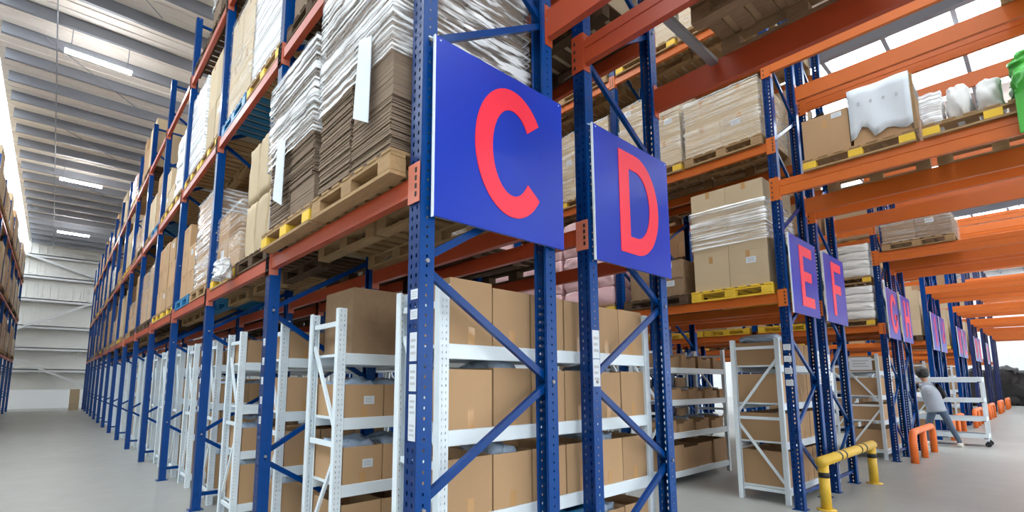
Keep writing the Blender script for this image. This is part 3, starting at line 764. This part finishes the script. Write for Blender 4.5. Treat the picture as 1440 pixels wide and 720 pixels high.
# ---- goods on the bridge of row E
pallet('yellow', XEr, 1.22, BR1, 'under the paper covered load on the row E bridge', 'pallets on the bridges', True)
def bridge_E():
    z = BR1 + 0.1425
    c = tag(inst('carton', open_carton_mesh(0.52, 0.46, 0.50, 'card', False), None, (XEr - 0.22, 1.49, z)), 'large open brown carton beside the paper covered load on the row E bridge', 'carton', 'cartons on the bridges')
    inst('tape', tape_mesh(0.52, 0.46, 0.42), c); b = MB(); b.bar((-0.24, 0.1, 0.52), (0.2, 0.18, 0.56), 0.2, 0.005, 'dark', (0, 0.4, 1)); inst('black_liner', b.mesh('black_liner'), c)
    inst('paper_label', sticker_mesh(0.1, 0.06), c, (-0.262, -0.12, 0.45), (0, 0, -math.pi / 2))
    t = thing('paper_covered_load', 'carton covered with a big white paper sheet on the row E bridge', 'carton', (XEr - 0.05, 0.98, z), 0, 'cartons on the bridges')
    inst('carton', carton_mesh(0.86, 0.50, 0.60, 'card'), t)
    b = MB(); n = 10; H = 0.66
    rows = []
    for i in range(n + 1):
        for j in range(7):
            yy = -0.27 + 0.54 * i / n; zz = 0.66 - (0.58 + 0.03 * math.sin(i * 1.3) - 0.10 * (i in (7, 8))) * j / 6
            b.v.append((-0.445 - 0.012 * math.sin(i * .9 + j * .5) - 0.01, yy, zz))
    for i in range(n):
        for j in range(6): b.f.append((i * 7 + j, (i + 1) * 7 + j, (i + 1) * 7 + j + 1, i * 7 + j + 1)); b.mi.append(b.m('paper'))
    for i in range(n + 1): b.v.append((0.30, -0.27 + 0.54 * i / n, 0.625))
    base = 77
    for i in range(n): b.f.append((i * 7, base + i, base + i + 1, (i + 1) * 7)); b.mi.append(b.m('paper'))
    o = inst('paper_sheet', b.mesh('paper_sheet', True), t); md = o.modifiers.new('thick', 'SOLIDIFY'); md.thickness = 0.003
    for j in range(4):
        b = MB(); b.box(-0.002, 0, -0.012, 0.012, -0.018, 0.018, 'print_'); inst('print_mark', b.mesh('print_mark'), t, (-0.472, 0.17 - j * 0.11, 0.47 - 0.012 * j))
    b = MB(); b.box(-0.01, 0.01, -0.012, 0.012, 0, 0.62, 'wood'); inst('corner_board', b.mesh('corner_board'), t, (-0.44, -0.285, 0))
    pallet('yellow', XEr, 0.14, BR1, 'under the green sack on the row E bridge', 'pallets on the bridges', True)
    tag(inst('clear_bag', blob_mesh(0.4, 0.17, 0.34, 'film_white', 2, 8, .2, .02), None, (XEr - 0.3, 0.575, z + 0.002)), 'clear film bag standing next to the paper covered load', 'bag', 'bags on the bridges')
    for j, (y, hh) in enumerate(((0.37, 0.36), (0.155, 0.32))):
        tag(inst('white_sack', blob_mesh(0.62, 0.165, hh, 'wsack', j, 8, .35, .03), None, (XEr - 0.15, y, z + 0.002)), ['plump white sack beside the clear film bag on the row E bridge', 'plump white sack beside the green sack on the row E bridge'][j], 'sack', 'bags on the bridges')
    g = thing('green_sack', 'bright green plastic sack on the row E bridge at the photo edge', 'sack', (XEr - 0.25, -0.19, z + 0.002), 0, 'bags on the bridges')
    inst('sack', blob_mesh(0.75, 0.36, 0.30, 'green', 1, 10, .4, .05), g); inst('folded_top', blob_mesh(0.6, 0.30, 0.22, 'green', 3, 8, .45, .05), g, (0.02, 0.02, 0.24))
    b = MB(); b.box(-0.02, 0.012, -0.16, 0.16, -0.42, 0.0, 'green'); inst('hanging_fold', b.mesh('hanging_fold', bevel=.008), g, (-0.32, 0.02, 0.06))
    pallet('plain', XEr, -0.52, BR2, 'on the upper bridge beams of row E', 'pallets on the bridges', True)
    carton_load(XEr, -0.52, BR2 + 0.1425, 2, 2, 2, 0.5, 0.5, 0.4, 'brown cartons on the upper bridge beams of row E', 'loads on the bridges', 'card', None, True, seed=9)
bridge_E()
# ---- rows G, H and beyond
XG, XH = rowx(2, False), rowx(2, True)
pallet('plain', XG, 1.43, BR1, 'under the wrapped cartons on the row G bridge', 'pallets on the bridges', True)
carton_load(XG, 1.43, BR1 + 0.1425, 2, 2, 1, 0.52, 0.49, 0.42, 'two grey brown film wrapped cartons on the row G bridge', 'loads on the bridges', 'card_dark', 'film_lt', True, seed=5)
for s in range(2):
    pallet('yellow', XG, Y0 + .61, L1 + s * 0.84, ['under the lower white sacks by the G sign', 'between the two piles of white sacks by the G sign'][s], 'pallets on row G', True)
    sack_load(XG, Y0 + .61, L1 + 0.1425 + s * 0.84, 2, 2, 4, 0.52, 0.52, 0.162, 'wsack', ['lower pile of flat white sacks beside the G sign', 'upper pile of flat white sacks beside the G sign'][s], 'loads on row G', s)
for i, y in enumerate((3.735, 4.945, 6.015, 7.225)):
    pallet('allyellow', XG, y, L1, 'empty %s along the lowest level of row G' % ['next to the white sacks', 'second', 'third', 'fourth'][i], 'pallets on row G', True)
tag(inst('silver_bulk_bag', blob_mesh(0.95, 0.9, 1.0, 'wsack', 2, 12, .35, .06), None, (XH, Y0 + 0.62, L1 + 0.1425)), 'bulging silvery bulk bag behind the H sign', 'bag', 'loads on row H')
pallet('dark', XH, Y0 + 0.62, L1, 'under the silvery bulk bag behind the H sign', 'pallets on row H', False)
for r_i, c in enumerate('GH' + FAR[:6]):
    x = rowx(2 + r_i // 2, r_i % 2 == 1)
    for z in (L1, L2):
        for bay in range(0, 4):
            for side in (0, 1):
                rr = random.Random(r_i * 100 + bay * 7 + side + int(z)); 
                if z == L1 and bay < 3 and c == 'G': continue
                if z == L1 and bay == 0 and side == 0 and c == 'H': continue
                if rr.random() < 0.3: continue
                i = bay * 2 + side; y = slot_y(bay, side)
                nm = ('row ' + c) if c in 'GH' else 'the %s rack past the H sign' % ORD[FAR.index(c)]
                wh = '%s slot, %s level, %s' % (ORD[i], LV[z], nm)
                pallet(rr.choice(['yellow', 'plain', 'dark']), x, y, z, wh, 'pallets on the far racks', False)
                carton_load(x, y, z + 0.1425, 1, 2, rr.choice([2, 3]), 1.0, 0.5, 0.40, 'far carton load, ' + wh, 'loads on the far racks', rr.choice(['card', 'card_pale', 'card_dark']), None, False, seed=i)

# ------------------------------------------------------------------ white shelving under the racks
SH = [0.18, 0.72, 1.19, 1.66]                                       # shelf tops
SHT = 1.99
def _shelf_meshes():
    d = {}
    b = MB(); t = 0.0025
    b.box(-0.032, 0.032, -0.025, -0.025 + t, 0, SHT, 'white_web'); b.box(-0.032, -0.032 + t, -0.025 + t, 0.025, 0, SHT, 'white_steel'); b.box(0.032 - t, 0.032, -0.025 + t, 0.025, 0, SHT, 'white_steel')
    b.box(-0.032 + t, -0.02, 0.025 - t, 0.025, 0, SHT, 'white_steel'); b.box(0.02, 0.032 - t, 0.025 - t, 0.025, 0, SHT, 'white_steel')
    d['post'] = b.mesh('post')
    b = MB(); b.box(-0.032, 0.032, -0.025, 0.025, 0, SHT, 'white_steel'); d['post_far'] = b.mesh('post')
    return d
SM = _shelf_meshes()
def shelving(x0, x1, y0, y1, label, group, near=True, levels=SH, flip=False):
    """unit spanning x0..x1 with its open front towards -y; posts at the corners"""
    t = thing('shelving_unit', label, 'shelving', ((x0 + x1) / 2, (y0 + y1) / 2, 0), 0, group)
    w, d = x1 - x0, y1 - y0; px, py = w / 2 - 0.032, d / 2 - 0.025
    pm = SM['post'] if near else SM['post_far']
    for sx in (-1, 1):
        inst('post', pm, t, (sx * px, -py, 0)); inst('post', pm, t, (sx * px, py, 0), (0, 0, math.pi))
    bl = w - 0.13
    bmesh_ = cached(('shb', round(bl, 3)), lambda: (lambda q: (q.box(-bl / 2, bl / 2, -0.02, 0.02, -0.085, 0, 'white_steel'), q.mesh('shelf_beam', bevel=0.004))[1])(MB()))
    deck = cached(('shd', round(bl, 3), round(d, 3)), lambda: (lambda q: (q.box(-bl / 2, bl / 2, -d / 2 + 0.045, d / 2 - 0.045, -0.02, 0, 'white_steel'), q.mesh('shelf_panel'))[1])(MB()))
    for z in levels:
        inst('shelf_beam', bmesh_, t, (0, -py, z)); inst('shelf_beam', bmesh_, t, (0, py, z)); inst('shelf_panel', deck, t, (0, 0, z))
    rl = d - 0.1
    def rung(): 
        b = MB(); b.box(-0.012, 0.012, -rl / 2, rl / 2, -0.018, 0.018, 'white_steel'); return b.mesh('rung')
    rm = cached(('rung', round(rl, 3)), rung)
    def dg(a, c):
        b = MB(); b.bar((0, -rl / 2 if a[0] < 0 else rl / 2, a[1]), (0, -rl / 2 if c[0] < 0 else rl / 2, c[1]), 0.03, 0.02, 'white_steel', (1, 0, 0)); return b.mesh('side_brace')
    d1 = cached(('dg1', round(rl, 3)), lambda: dg((1, 1.72), (-1, 1.08))); d2 = cached(('dg2', round(rl, 3)), lambda: dg((-1, 0.92), (1, 0.24)))
    for sx in (-1, 1):
        for z in ((1.88, 1.0, 0.14) if near else (1.88, 1.0)): inst('rung', rm, t, (sx * px, 0, z))
        for dm in (d1, d2): inst('side_brace', dm, t, (sx * px, 0, 0), (0, 0, math.pi if flip else 0))
    return t
def box_on(x, y, z, w, d, h, label, group, opened=True, key='card', tape=True, sticker=False, fill=False, rz=0.0, detail=True):
    if not detail:
        return tag(inst('carton', carton_mesh(w, d, h, key), None, (x, y, z + 0.0008), (0, 0, rz)), label, 'carton', group)
    me = open_carton_mesh(w, d, h, key) if opened else carton_mesh(w, d, h, key)
    o = tag(inst('carton', me, None, (x, y, z + 0.0006), (0, 0, rz)), label, 'carton', group)
    if tape:
        b = cached(('ftape', round(w, 3), round(d, 3), round(h, 3)), lambda: (lambda q: (q.box(-0.024, 0.024, -d / 2 - 0.001, -d / 2, 0, min(0.1, h * 0.3), 'tape'), q.mesh('tape'))[1])(MB()))
        inst('tape', b, o)
    if sticker: inst('paper_label', sticker_mesh(0.085, 0.06), o, (w * 0.12, -d / 2 - 0.0005, h * 0.52))
    if fill: inst('poly_bag', blob_mesh(round(w * 0.8, 2), round(d * 0.8, 2), round(h * 1.1, 2), 'poly', int(x * 10) % 3, 7, .45, .04 if w > .25 else .008), o, (0, 0, 0.01))
    return o
LVN = ['bottom', 'second', 'third', 'top']
def unit_front(x0, x1, y0, y1):
    """the unit right behind the C and D signs: a row of open cartons on each level"""
    lab = 'white shelving unit right behind the C and D end frames'
    shelving(x0, x1, y0, y1, lab, 'white shelving units')
    n = 6; w = (x1 - x0 - 0.14) / n
    for k, z in enumerate(SH):
        h = [0.36, 0.315, 0.335, 0.345][k]
        for i in range(n):
            if k == 0 and i in (3,): continue
            hh = h + (0.035 if (k == 3 and i == 0) else 0) + random.Random(k * 7 + i).uniform(-.008, .008)
            box_on(x0 + 0.07 + w * (i + .5), (y0 + y1) / 2 + 0.005, z, w - 0.012, y1 - y0 - 0.02, hh,
                   '%s tan carton from the left on the %s shelf behind the C and D frames' % (ORD[i], LVN[k]), 'cartons on the front shelving',
                   opened=(k < 3), sticker=False, fill=(k in (0, 1, 2) and i % 3 == 1), rz=random.Random(k * 9 + i).uniform(-.012, .012))
unit_front(1.56, 3.66, 2.17, 2.63)
def unit_inner(x0, x1, y0, y1, idx, nmax, near):
    nm = '%s shelving unit behind the C sign' % ORD[idx]
    shelving(x0, x1, y0, y1, 'white ' + nm + ', seen from the left aisle', 'white shelving units', near=near)
    n = 6; w = (x1 - x0 - 0.14) / n; rr = random.Random(idx)
    for k, z in enumerate(SH):
        if idx == 1 and k == 3:
            o = box_on(x0 + 0.07 + 0.30, (y0 + y1) / 2, z, 0.5, y1 - y0 - 0.04, 0.50, 'tall dark brown carton on the top shelf of the second unit behind the C sign', 'cartons on the inner shelving', False, 'card_dark', False)
            continue
        h = rr.choice([0.26, 0.3, 0.24]) if k else 0.4
        for i in range(nmax):
            if rr.random() < 0.12 and idx > 1: continue
            lb = '%s carton from the aisle, %s shelf, %s' % (ORD[i], LVN[k], nm)
            box_on(x0 + 0.07 + w * (i + .5), (y0 + y1) / 2, z, w - 0.012, y1 - y0 - 0.03, h, lb, 'cartons on the inner shelving' if near else 'far cartons on the inner shelving',
                   opened=True, sticker=(idx == 1 or rr.random() < .3), fill=rr.random() < .4, rz=rr.uniform(-.02, .02), detail=near)
unit_inner(1.54, 3.64, 3.40, 3.94, 1, 4, True)
_i = 2
for bay in range(1, 14):
    for a, c in ((0.08, 0.58), (1.36, 1.88)):
        y = Y0 + bay * BAY + 0.04
        unit_inner(1.50, 3.60, y + a, y + c, _i, 3 if bay < 3 else 2 if bay < 6 else 1, bay < 5); _i += 1
# shelving under rows E and F
def unit_E():
    x0 = 1.31 + PER
    shelving(x0 + 0.15, x0 + 2.25, 2.20, 2.78, 'white shelving unit with crossed side frame behind the E post', 'white shelving units', flip=True)
    for k, z in enumerate(SH):
        h = [0.42, 0.34, 0.36, 0.29][k]
        for i in range(4):
            box_on(x0 + 0.15 + 0.08 + 0.485 * (i + .5), 2.49, z, 0.46, 0.52, h, '%s large carton from the left on the %s shelf behind the E post' % (ORD[i], LVN[k]), 'cartons on the shelving behind the E post', opened=(k == 0), sticker=False, fill=False)
    tag(inst('clear_film_heap', blob_mesh(0.5, 0.45, 0.1, 'poly', 1, 8, .5, .03), None, (x0 + 0.5, 2.49, SH[3] + 0.292)), 'heap of clear film on the top cartons behind the E post', 'film')
    ux0, ux1 = x0 - 0.02, x0 + 2.04
    shelving(ux0, ux1, 3.66, 4.20, 'white shelving unit full of small bins between the D and E posts', 'white shelving units')
    for k, z in enumerate(SH):
        n = [4, 11, 11, 11][k]; w = (ux1 - ux0 - 0.16) / n
        for i in range(n):
            box_on(ux0 + 0.08 + w * (i + .5), 3.92, z, w - (0.03 if k else 0.014), 0.48 - 0.03 * ((i * 7 + k) % 3), [0.36, 0.17, 0.17, 0.19][k] - 0.025 * ((i * 5 + k) % 3), '%s %s from the left, %s shelf between D and E posts' % (ORD[i], 'carton' if k == 0 else 'narrow bin box', LVN[k]), 'bin boxes between the D and E posts',
                   opened=True, tape=False, sticker=False, fill=(i % 3 == 1 and k > 0))
    for q, (ya, yb, nm) in enumerate(((4.45, 4.95, 'white shelving unit seen past the unit of small bins'), (5.72, 6.22, 'white shelving unit deepest in the aisle between the D and E posts'))):
        shelving(x0 + 0.10, x0 + 2.3, ya, yb, nm, 'white shelving units', near=(q == 0))
        for k, z in enumerate(SH):
            for i in range(5):
                box_on(x0 + 0.2 + 0.41 * (i + .5), (ya + yb) / 2, z, 0.38, 0.44, 0.34 - 0.04 * ((i + k) % 3), '%s dark carton, %s shelf, %s unit past the small bins' % (ORD[i], LVN[k], ['first', 'second'][q]), 'cartons past the small bins', key='card_dark', detail=False)  # dark cartons added so the gaps behind the bins read as shade
unit_E()
def unit_far(k, nm):
    x0 = 1.31 + PER * k
    shelving(x0 + 0.12, x0 + 2.25, 2.20, 2.78, 'white shelving unit with crossed side frame behind the %s post' % nm, 'white shelving units')
    for q, z in enumerate(SH):
        for i in range(3):
            box_on(x0 + 0.2 + 0.6 * (i + .5), 2.49, z, 0.55, 0.5, [0.36, 0.3, 0.34, 0.3][q], '%s carton from the left on the %s shelf behind the %s post' % (ORD[i], LVN[q], nm), 'cartons behind the far posts', opened=False, tape=False)
    shelving(x0 + 0.12, x0 + 2.25, 3.7, 4.25, 'second white shelving unit behind the %s post' % nm, 'white shelving units', near=False)
    for q, z in enumerate(SH):
        for i in range(3):
            box_on(x0 + 0.2 + 0.6 * (i + .5), 3.98, z, 0.55, 0.46, 0.28, '%s carton, %s shelf, second unit behind the %s post' % (ORD[i], LVN[q], nm), 'cartons behind the far posts', detail=False)
unit_far(2, 'G'); unit_far(3, 'I'); unit_far(4, 'K')
_g = tag(inst('paper_notice', sticker_mesh(0.36, 0.24)), 'white printed notice on the top shelf beside the F post', 'notice'); _g.location = (1.31 + 2 * PER - 0.02, 2.45, 1.80); _g.rotation_euler = (0, 0, -math.pi / 2)
# loose flap and blue crate low behind the D post
b = MB(); b.box(-0.145, 0.145, -0.2, -0.19, 0, 0.2, 'bluep'); b.box(-0.145, 0.145, 0.19, 0.2, 0, 0.2, 'bluep'); b.box(-0.145, -0.135, -0.19, 0.19, 0, 0.2, 'bluep'); b.box(0.135, 0.145, -0.19, 0.19, 0, 0.2, 'bluep'); b.box(-0.145, 0.145, -0.2, 0.2, 0, 0.01, 'bluep')
b.box(-0.15, 0.15, -0.22, -0.2, 0.18, 0.2, 'bluep'); b.box(-0.15, 0.15, 0.2, 0.22, 0.18, 0.2, 'bluep')
tag(inst('plastic_crate', b.mesh('plastic_crate'), None, (1.56 + 0.07 + 0.328 * 3.5, 2.40, SH[0] + 0.22 + 0.001)), 'pale blue plastic crate low behind the D post', 'crate')
tag(inst('carton', carton_mesh(0.30, 0.4, 0.215, 'card'), None, (1.56 + 0.07 + 0.328 * 3.5, 2.40, SH[0] + 0.001)), 'flat carton under the pale blue crate', 'carton')

# ------------------------------------------------------------------ location labels stuck on the posts
def post_labels():
    def st(row, x, y, z, w, h, side):
        o = inst('location_label', sticker_mesh(w, h), ROWS[row], (x, y, z), (0, 0, -math.pi / 2 if side == 'x' else 0)); o['label'] = 'white location label'
    xc, yc = rowx(0, False) - DEP / 2, Y0 - 0.0515
    for z, h in ((1.88, .05), (1.78, .05), (1.62, .14), (1.47, .13), (1.33, .12), (1.22, .1)): st('C', xc - 0.0006, Y0 - 0.012, z, 0.062, h, 'x')
    xd = rowx(0, True) - DEP / 2
    for z, h in ((1.70, .19), (1.51, .18)): st('D', xd + 0.045, yc, z, 0.075, h, 'y')
    xe = rowx(1, False) - DEP / 2
    for z in (1.86, 1.72, 1.58, 1.44): st('E', xe - 0.0006, Y0, z, 0.08, 0.07, 'x')
    for z in (1.75, 1.52): st('E', xe + DEP - 0.045, yc, z, 0.07, 0.2, 'y')
    for z in (1.72, 1.5): st('F', rowx(1, True) - DEP / 2 + 0.045, yc, z, 0.08, 0.2, 'y')
    for k in range(1, 4):
        for j in range(5): st('C', xc - 0.0006, Y0 + k * BAY - 0.01, 1.78 - 0.16 * j, 0.05, 0.06, 'x')
    for j in range(3): st('G', rowx(2, False) - DEP / 2 + 0.03, yc, 1.85 - 0.25 * j, 0.09, 0.2, 'y')
post_labels()

# ------------------------------------------------------------------ guard rails
def guard_yellow():
    t = thing('guard_rail', 'yellow tubular guard rail with black bands in front of the E and F posts', 'guard rail', (0, 0, 0), 0, 'rack guard rails')
    x0, x1, y = 6.78, 9.05, 1.86
    for x in (x0, x1):
        b = MB(); b.tube([(x, y, 0.0), (x, y, 0.5)], 0.055, 'guard', 14); b.tube([(x, y, 0), (x, y, 0.012)], 0.10, 'guard', 14); o = inst('post', b.mesh('post', True), t)
        b = MB(); b.tube([(x, y, 0.36), (x, y, 0.42)], 0.0565, 'dark', 14); inst('black_band', b.mesh('black_band', True), t)
    b = MB(); b.tube([(x0 - 0.08, y, 0.54), (x1 + 0.08, y, 0.54)], 0.06, 'guard', 14); inst('rail', b.mesh('rail', True), t)
    for x in (x0 + 0.55, x0 + 0.75, x0 + 1.5, x0 + 1.75):
        b = MB(); b.tube([(x, y, 0.54), (x + 0.06, y, 0.54)], 0.0615, 'dark', 14); inst('black_band', b.mesh('black_band', True), t)
guard_yellow()
def guard_orange(x0, label):
    t = thing('guard_rail', label, 'guard rail', (x0, 1.80, 0), 0, 'rack guard rails')
    b = MB(); b.tube([(0, 0, 0), (0, 0, 0.40), (0.05, 0, 0.49), (0.16, 0, 0.54), (2.0, 0, 0.54), (2.12, 0, 0.49), (2.17, 0, 0.40), (2.17, 0, 0)], 0.06, 'guardo', 12); inst('hoop', b.mesh('hoop', True), t)
    b = MB(); b.tube([(1.05, 0, 0), (1.05, 0, 0.5)], 0.055, 'guardo', 12); inst('middle_post', b.mesh('middle_post', True), t)
for k in range(2, 8): guard_orange(1.31 + PER * k + 0.05, 'orange hoop guard rail in front of the %s post' % 'CEGIKMOQ'[k])

# ------------------------------------------------------------------ trolley and worker
def trolley():
    t = thing('stock_trolley', 'long white four-tier stock trolley across the aisle in front of the worker', 'trolley', (16.15, 1.80, 0), 0)
    L, D, H = 1.36, 0.5, 1.56
    for sx in (-1, 1):
        for sy in (-1, 1):
            b = MB(); b.box(-0.02, 0.02, -0.025, 0.025, 0.12, H, 'white_steel'); o = inst('upright', b.mesh('upright', bevel=.004), t, (sx * D / 2, sy * L / 2, 0))
            b = MB(); b.tube([(-0.02, 0, 0.055), (0.02, 0, 0.055)], 0.055, 'dark', 14); b.box(-0.025, 0.025, -0.02, 0.02, 0.09, 0.125, 'dark'); inst('caster', b.mesh('caster'), t, (sx * D / 2, sy * L / 2, 0))
    for z in (1.50, 1.04, 0.62, 0.24):
        for sx in (-1, 1):
            b = MB(); b.box(-0.018, 0.018, -L / 2 + 0.025, L / 2 - 0.025, -0.06, 0.06 if z > 1.4 else 0.04, 'white_steel'); inst('rail', b.mesh('rail', bevel=.004), t, (sx * D / 2, 0, z))
        b = MB(); b.box(-D / 2 + 0.02, D / 2 - 0.02, -L / 2 + 0.02, L / 2 - 0.02, -0.02, 0, 'galv'); inst('shelf_panel', b.mesh('shelf_panel'), t, (0, 0, z - 0.02))
        for sy in (-1, 1):
            b = MB(); b.box(-D / 2 + 0.02, D / 2 - 0.02, -0.015, 0.015, -0.05, 0.03, 'white_steel'); inst('end_rail', b.mesh('end_rail'), t, (0, sy * L / 2, z))
            b = MB(); b.box(-0.021, -0.0195, -0.045, 0.02, -0.062, -0.045, 'dark'); inst('joint_cap', b.mesh('joint_cap'), t, (-D / 2, -sy * (-L / 2 + 0.04), z))
trolley()
def skin(verts, edges, radii, root, mats, level=2):
    me = bpy.data.meshes.new('skel'); me.from_pydata(verts, edges, [])
    o = bpy.data.objects.new('skel', me); COL.objects.link(o)
    sk = o.modifiers.new('skin', 'SKIN'); sk.use_smooth_shade = True; sk.branch_smoothing = 0.6
    for i, r in enumerate(radii):
        me.skin_vertices[0].data[i].radius = r if isinstance(r, tuple) else (r, r); me.skin_vertices[0].data[i].use_root = (i == root)
    ss = o.modifiers.new('sub', 'SUBSURF'); ss.levels = level; ss.render_levels = level
    bpy.context.view_layer.update()
    dg = bpy.context.evaluated_depsgraph_get(); out = bpy.data.meshes.new_from_object(o.evaluated_get(dg))
    bpy.data.objects.remove(o); bpy.data.meshes.remove(me)
    out.materials.clear()
    for m in mats: out.materials.append(M[m])
    out.polygons.foreach_set('use_smooth', [True] * len(out.polygons))
    return out
def person():
    # faces +x (away), leaning towards +y; local x = forward, y = left
    p = thing('person', 'worker in grey vest and jeans with dark sleeves leaning into the white trolley', 'person', (15.42, 1.86, 0), 0.18)
    V, E, Rr = [], [], []
    def add(co, r, prev=None):
        V.append(co); Rr.append(r)
        if prev is not None: E.append((prev, len(V) - 1))
        return len(V) - 1
    pel = add((0.0, 0.0, 0.86), (0.13, 0.11))
    wa = add((0.02, 0.03, 1.00), (0.135, 0.105), pel); ch = add((0.07, 0.09, 1.22), (0.175, 0.125), wa); ub = add((0.10, 0.12, 1.37), (0.15, 0.10), ch)
    nk = add((0.13, 0.15, 1.47), 0.055, ub); h0 = add((0.15, 0.17, 1.56), (0.075, 0.085), nk); h1 = add((0.17, 0.19, 1.655), (0.085, 0.098), h0); h2 = add((0.17, 0.19, 1.72), (0.06, 0.07), h1)
    for s, foot in ((1, (0.06, 0.20)), (-1, (0.02, -0.32))):
        hip = add((0.0, s * 0.09, 0.80), 0.092, pel)
        if s > 0: kn = add((0.08, 0.17, 0.46), 0.066, hip)
        else: kn = add((0.02, -0.20, 0.45), 0.066, hip)
        an = add((foot[0] - 0.03, foot[1], 0.10), 0.045, kn); toe = add((foot[0] + 0.10, foot[1] - 0.02 * s, 0.04), 0.036, an)
    hands = []
    for s in (1, -1):
        sh = add((0.09, 0.12 + s * 0.19, 1.36), 0.062, ub)
        el = add((0.08 if s > 0 else 0.16, 0.12 + s * (0.35 if s > 0 else 0.28), 1.12), 0.052, sh)
        wr = add((0.30, 0.12 + s * 0.22, 1.06), 0.034, el)
        pm = add((0.37, 0.12 + s * 0.21, 1.08), (0.042, 0.022), wr)
        for q in range(4):
            f1 = add((0.42, 0.12 + s * 0.21 + (q - 1.5) * 0.021, 1.105), 0.0095, pm); f2 = add((0.455 - 0.004 * abs(q - 1), 0.12 + s * 0.21 + (q - 1.5) * 0.021, 1.09), 0.0085, f1)
        t1 = add((0.37, 0.12 + s * 0.21 - s * 0.045, 1.09), 0.011, pm); add((0.41, 0.12 + s * 0.21 - s * 0.055, 1.08), 0.009, t1)
    me = skin(V, E, Rr, pel, ('skin', 'vest', 'denim', 'sleeve', 'shoe'))
    for f in me.polygons:
        c = f.center; off = math.hypot(c.x - 0.07, (c.y - 0.09) / 1.0)
        if c.z < 0.075: f.material_index = 4
        elif c.z < 0.84: f.material_index = 2
        elif c.z > 1.455: f.material_index = 0
        elif abs(c.y - 0.12) > 0.15 or c.x > 0.25: f.material_index = 0 if c.x > 0.31 else 3
        else: f.material_index = 1
    inst('body', me, p)
    # vest as its own shell, hair, printed lines, shoes, face
    vb = skin([(0.0, 0.0, 0.76), (0.015, 0.02, 0.95), (0.065, 0.085, 1.2), (0.095, 0.115, 1.40)], [(0, 1), (1, 2), (2, 3)], [(0.235, 0.18), (0.21, 0.165), (0.215, 0.16), (0.17, 0.10)], 1, ('vest',))
    inst('vest', vb, p)
    hb = blob_mesh(0.21, 0.205, 0.235, 'hair', 1, 9, 0.95, 0.012); o = inst('hair', hb, p, (0.14, 0.18, 1.545))
    for i, (w, z) in enumerate(((0.15, 1.27), (0.09, 1.20))):
        b = MB(); b.box(-0.004, 0, -w / 2, w / 2, -0.013, 0.013, 'print_'); o = inst('back_print', b.mesh('back_print'), p, (-0.115 - 0.02 * i, 0.09, z), (0, 0.22, 0))
    for fx, fy in ((0.06, 0.20), (0.02, -0.32)): inst('shoe', blob_mesh(0.27, 0.10, 0.09, 'shoe', 2, 7, .4, .004), p, (fx + 0.03, fy, 0.0))
    b = MB(); b.tube([(0.255, 0.19, 1.60), (0.275, 0.19, 1.605)], 0.013, 'skin', 8); inst('nose', b.mesh('nose', True), p)
person()

# dark goods and vehicles at the far end of the cross aisle
t = thing('tarpaulin_heap', 'dark covered heap of goods at the far end of the cross aisle', 'heap', (45.5, 1.2, 0))
inst('cover', blob_mesh(2.2, 2.4, 2.0, 'tarp', 1, 14, .35, .25), t); inst('cover_fold', blob_mesh(1.4, 1.2, 2.35, 'tarp', 3, 12, .4, .2), t, (-0.4, 0.9, 0))
t = thing('tarpaulin_heap', 'black covered goods beside the last rack posts', 'heap', (43.0, 3.4, 0))
inst('cover', blob_mesh(1.6, 1.4, 2.1, 'tarp', 2, 14, .35, .25), t)
# wrapped cartons standing at the far end of row C
carton_load(0.98, 33.75, 0.0, 1, 1, 3, 0.4, 0.4, 0.36, 'three pale cartons piled on the floor at the far end of row C', 'loads on the floor', 'card_pale', None, False, seed=2)
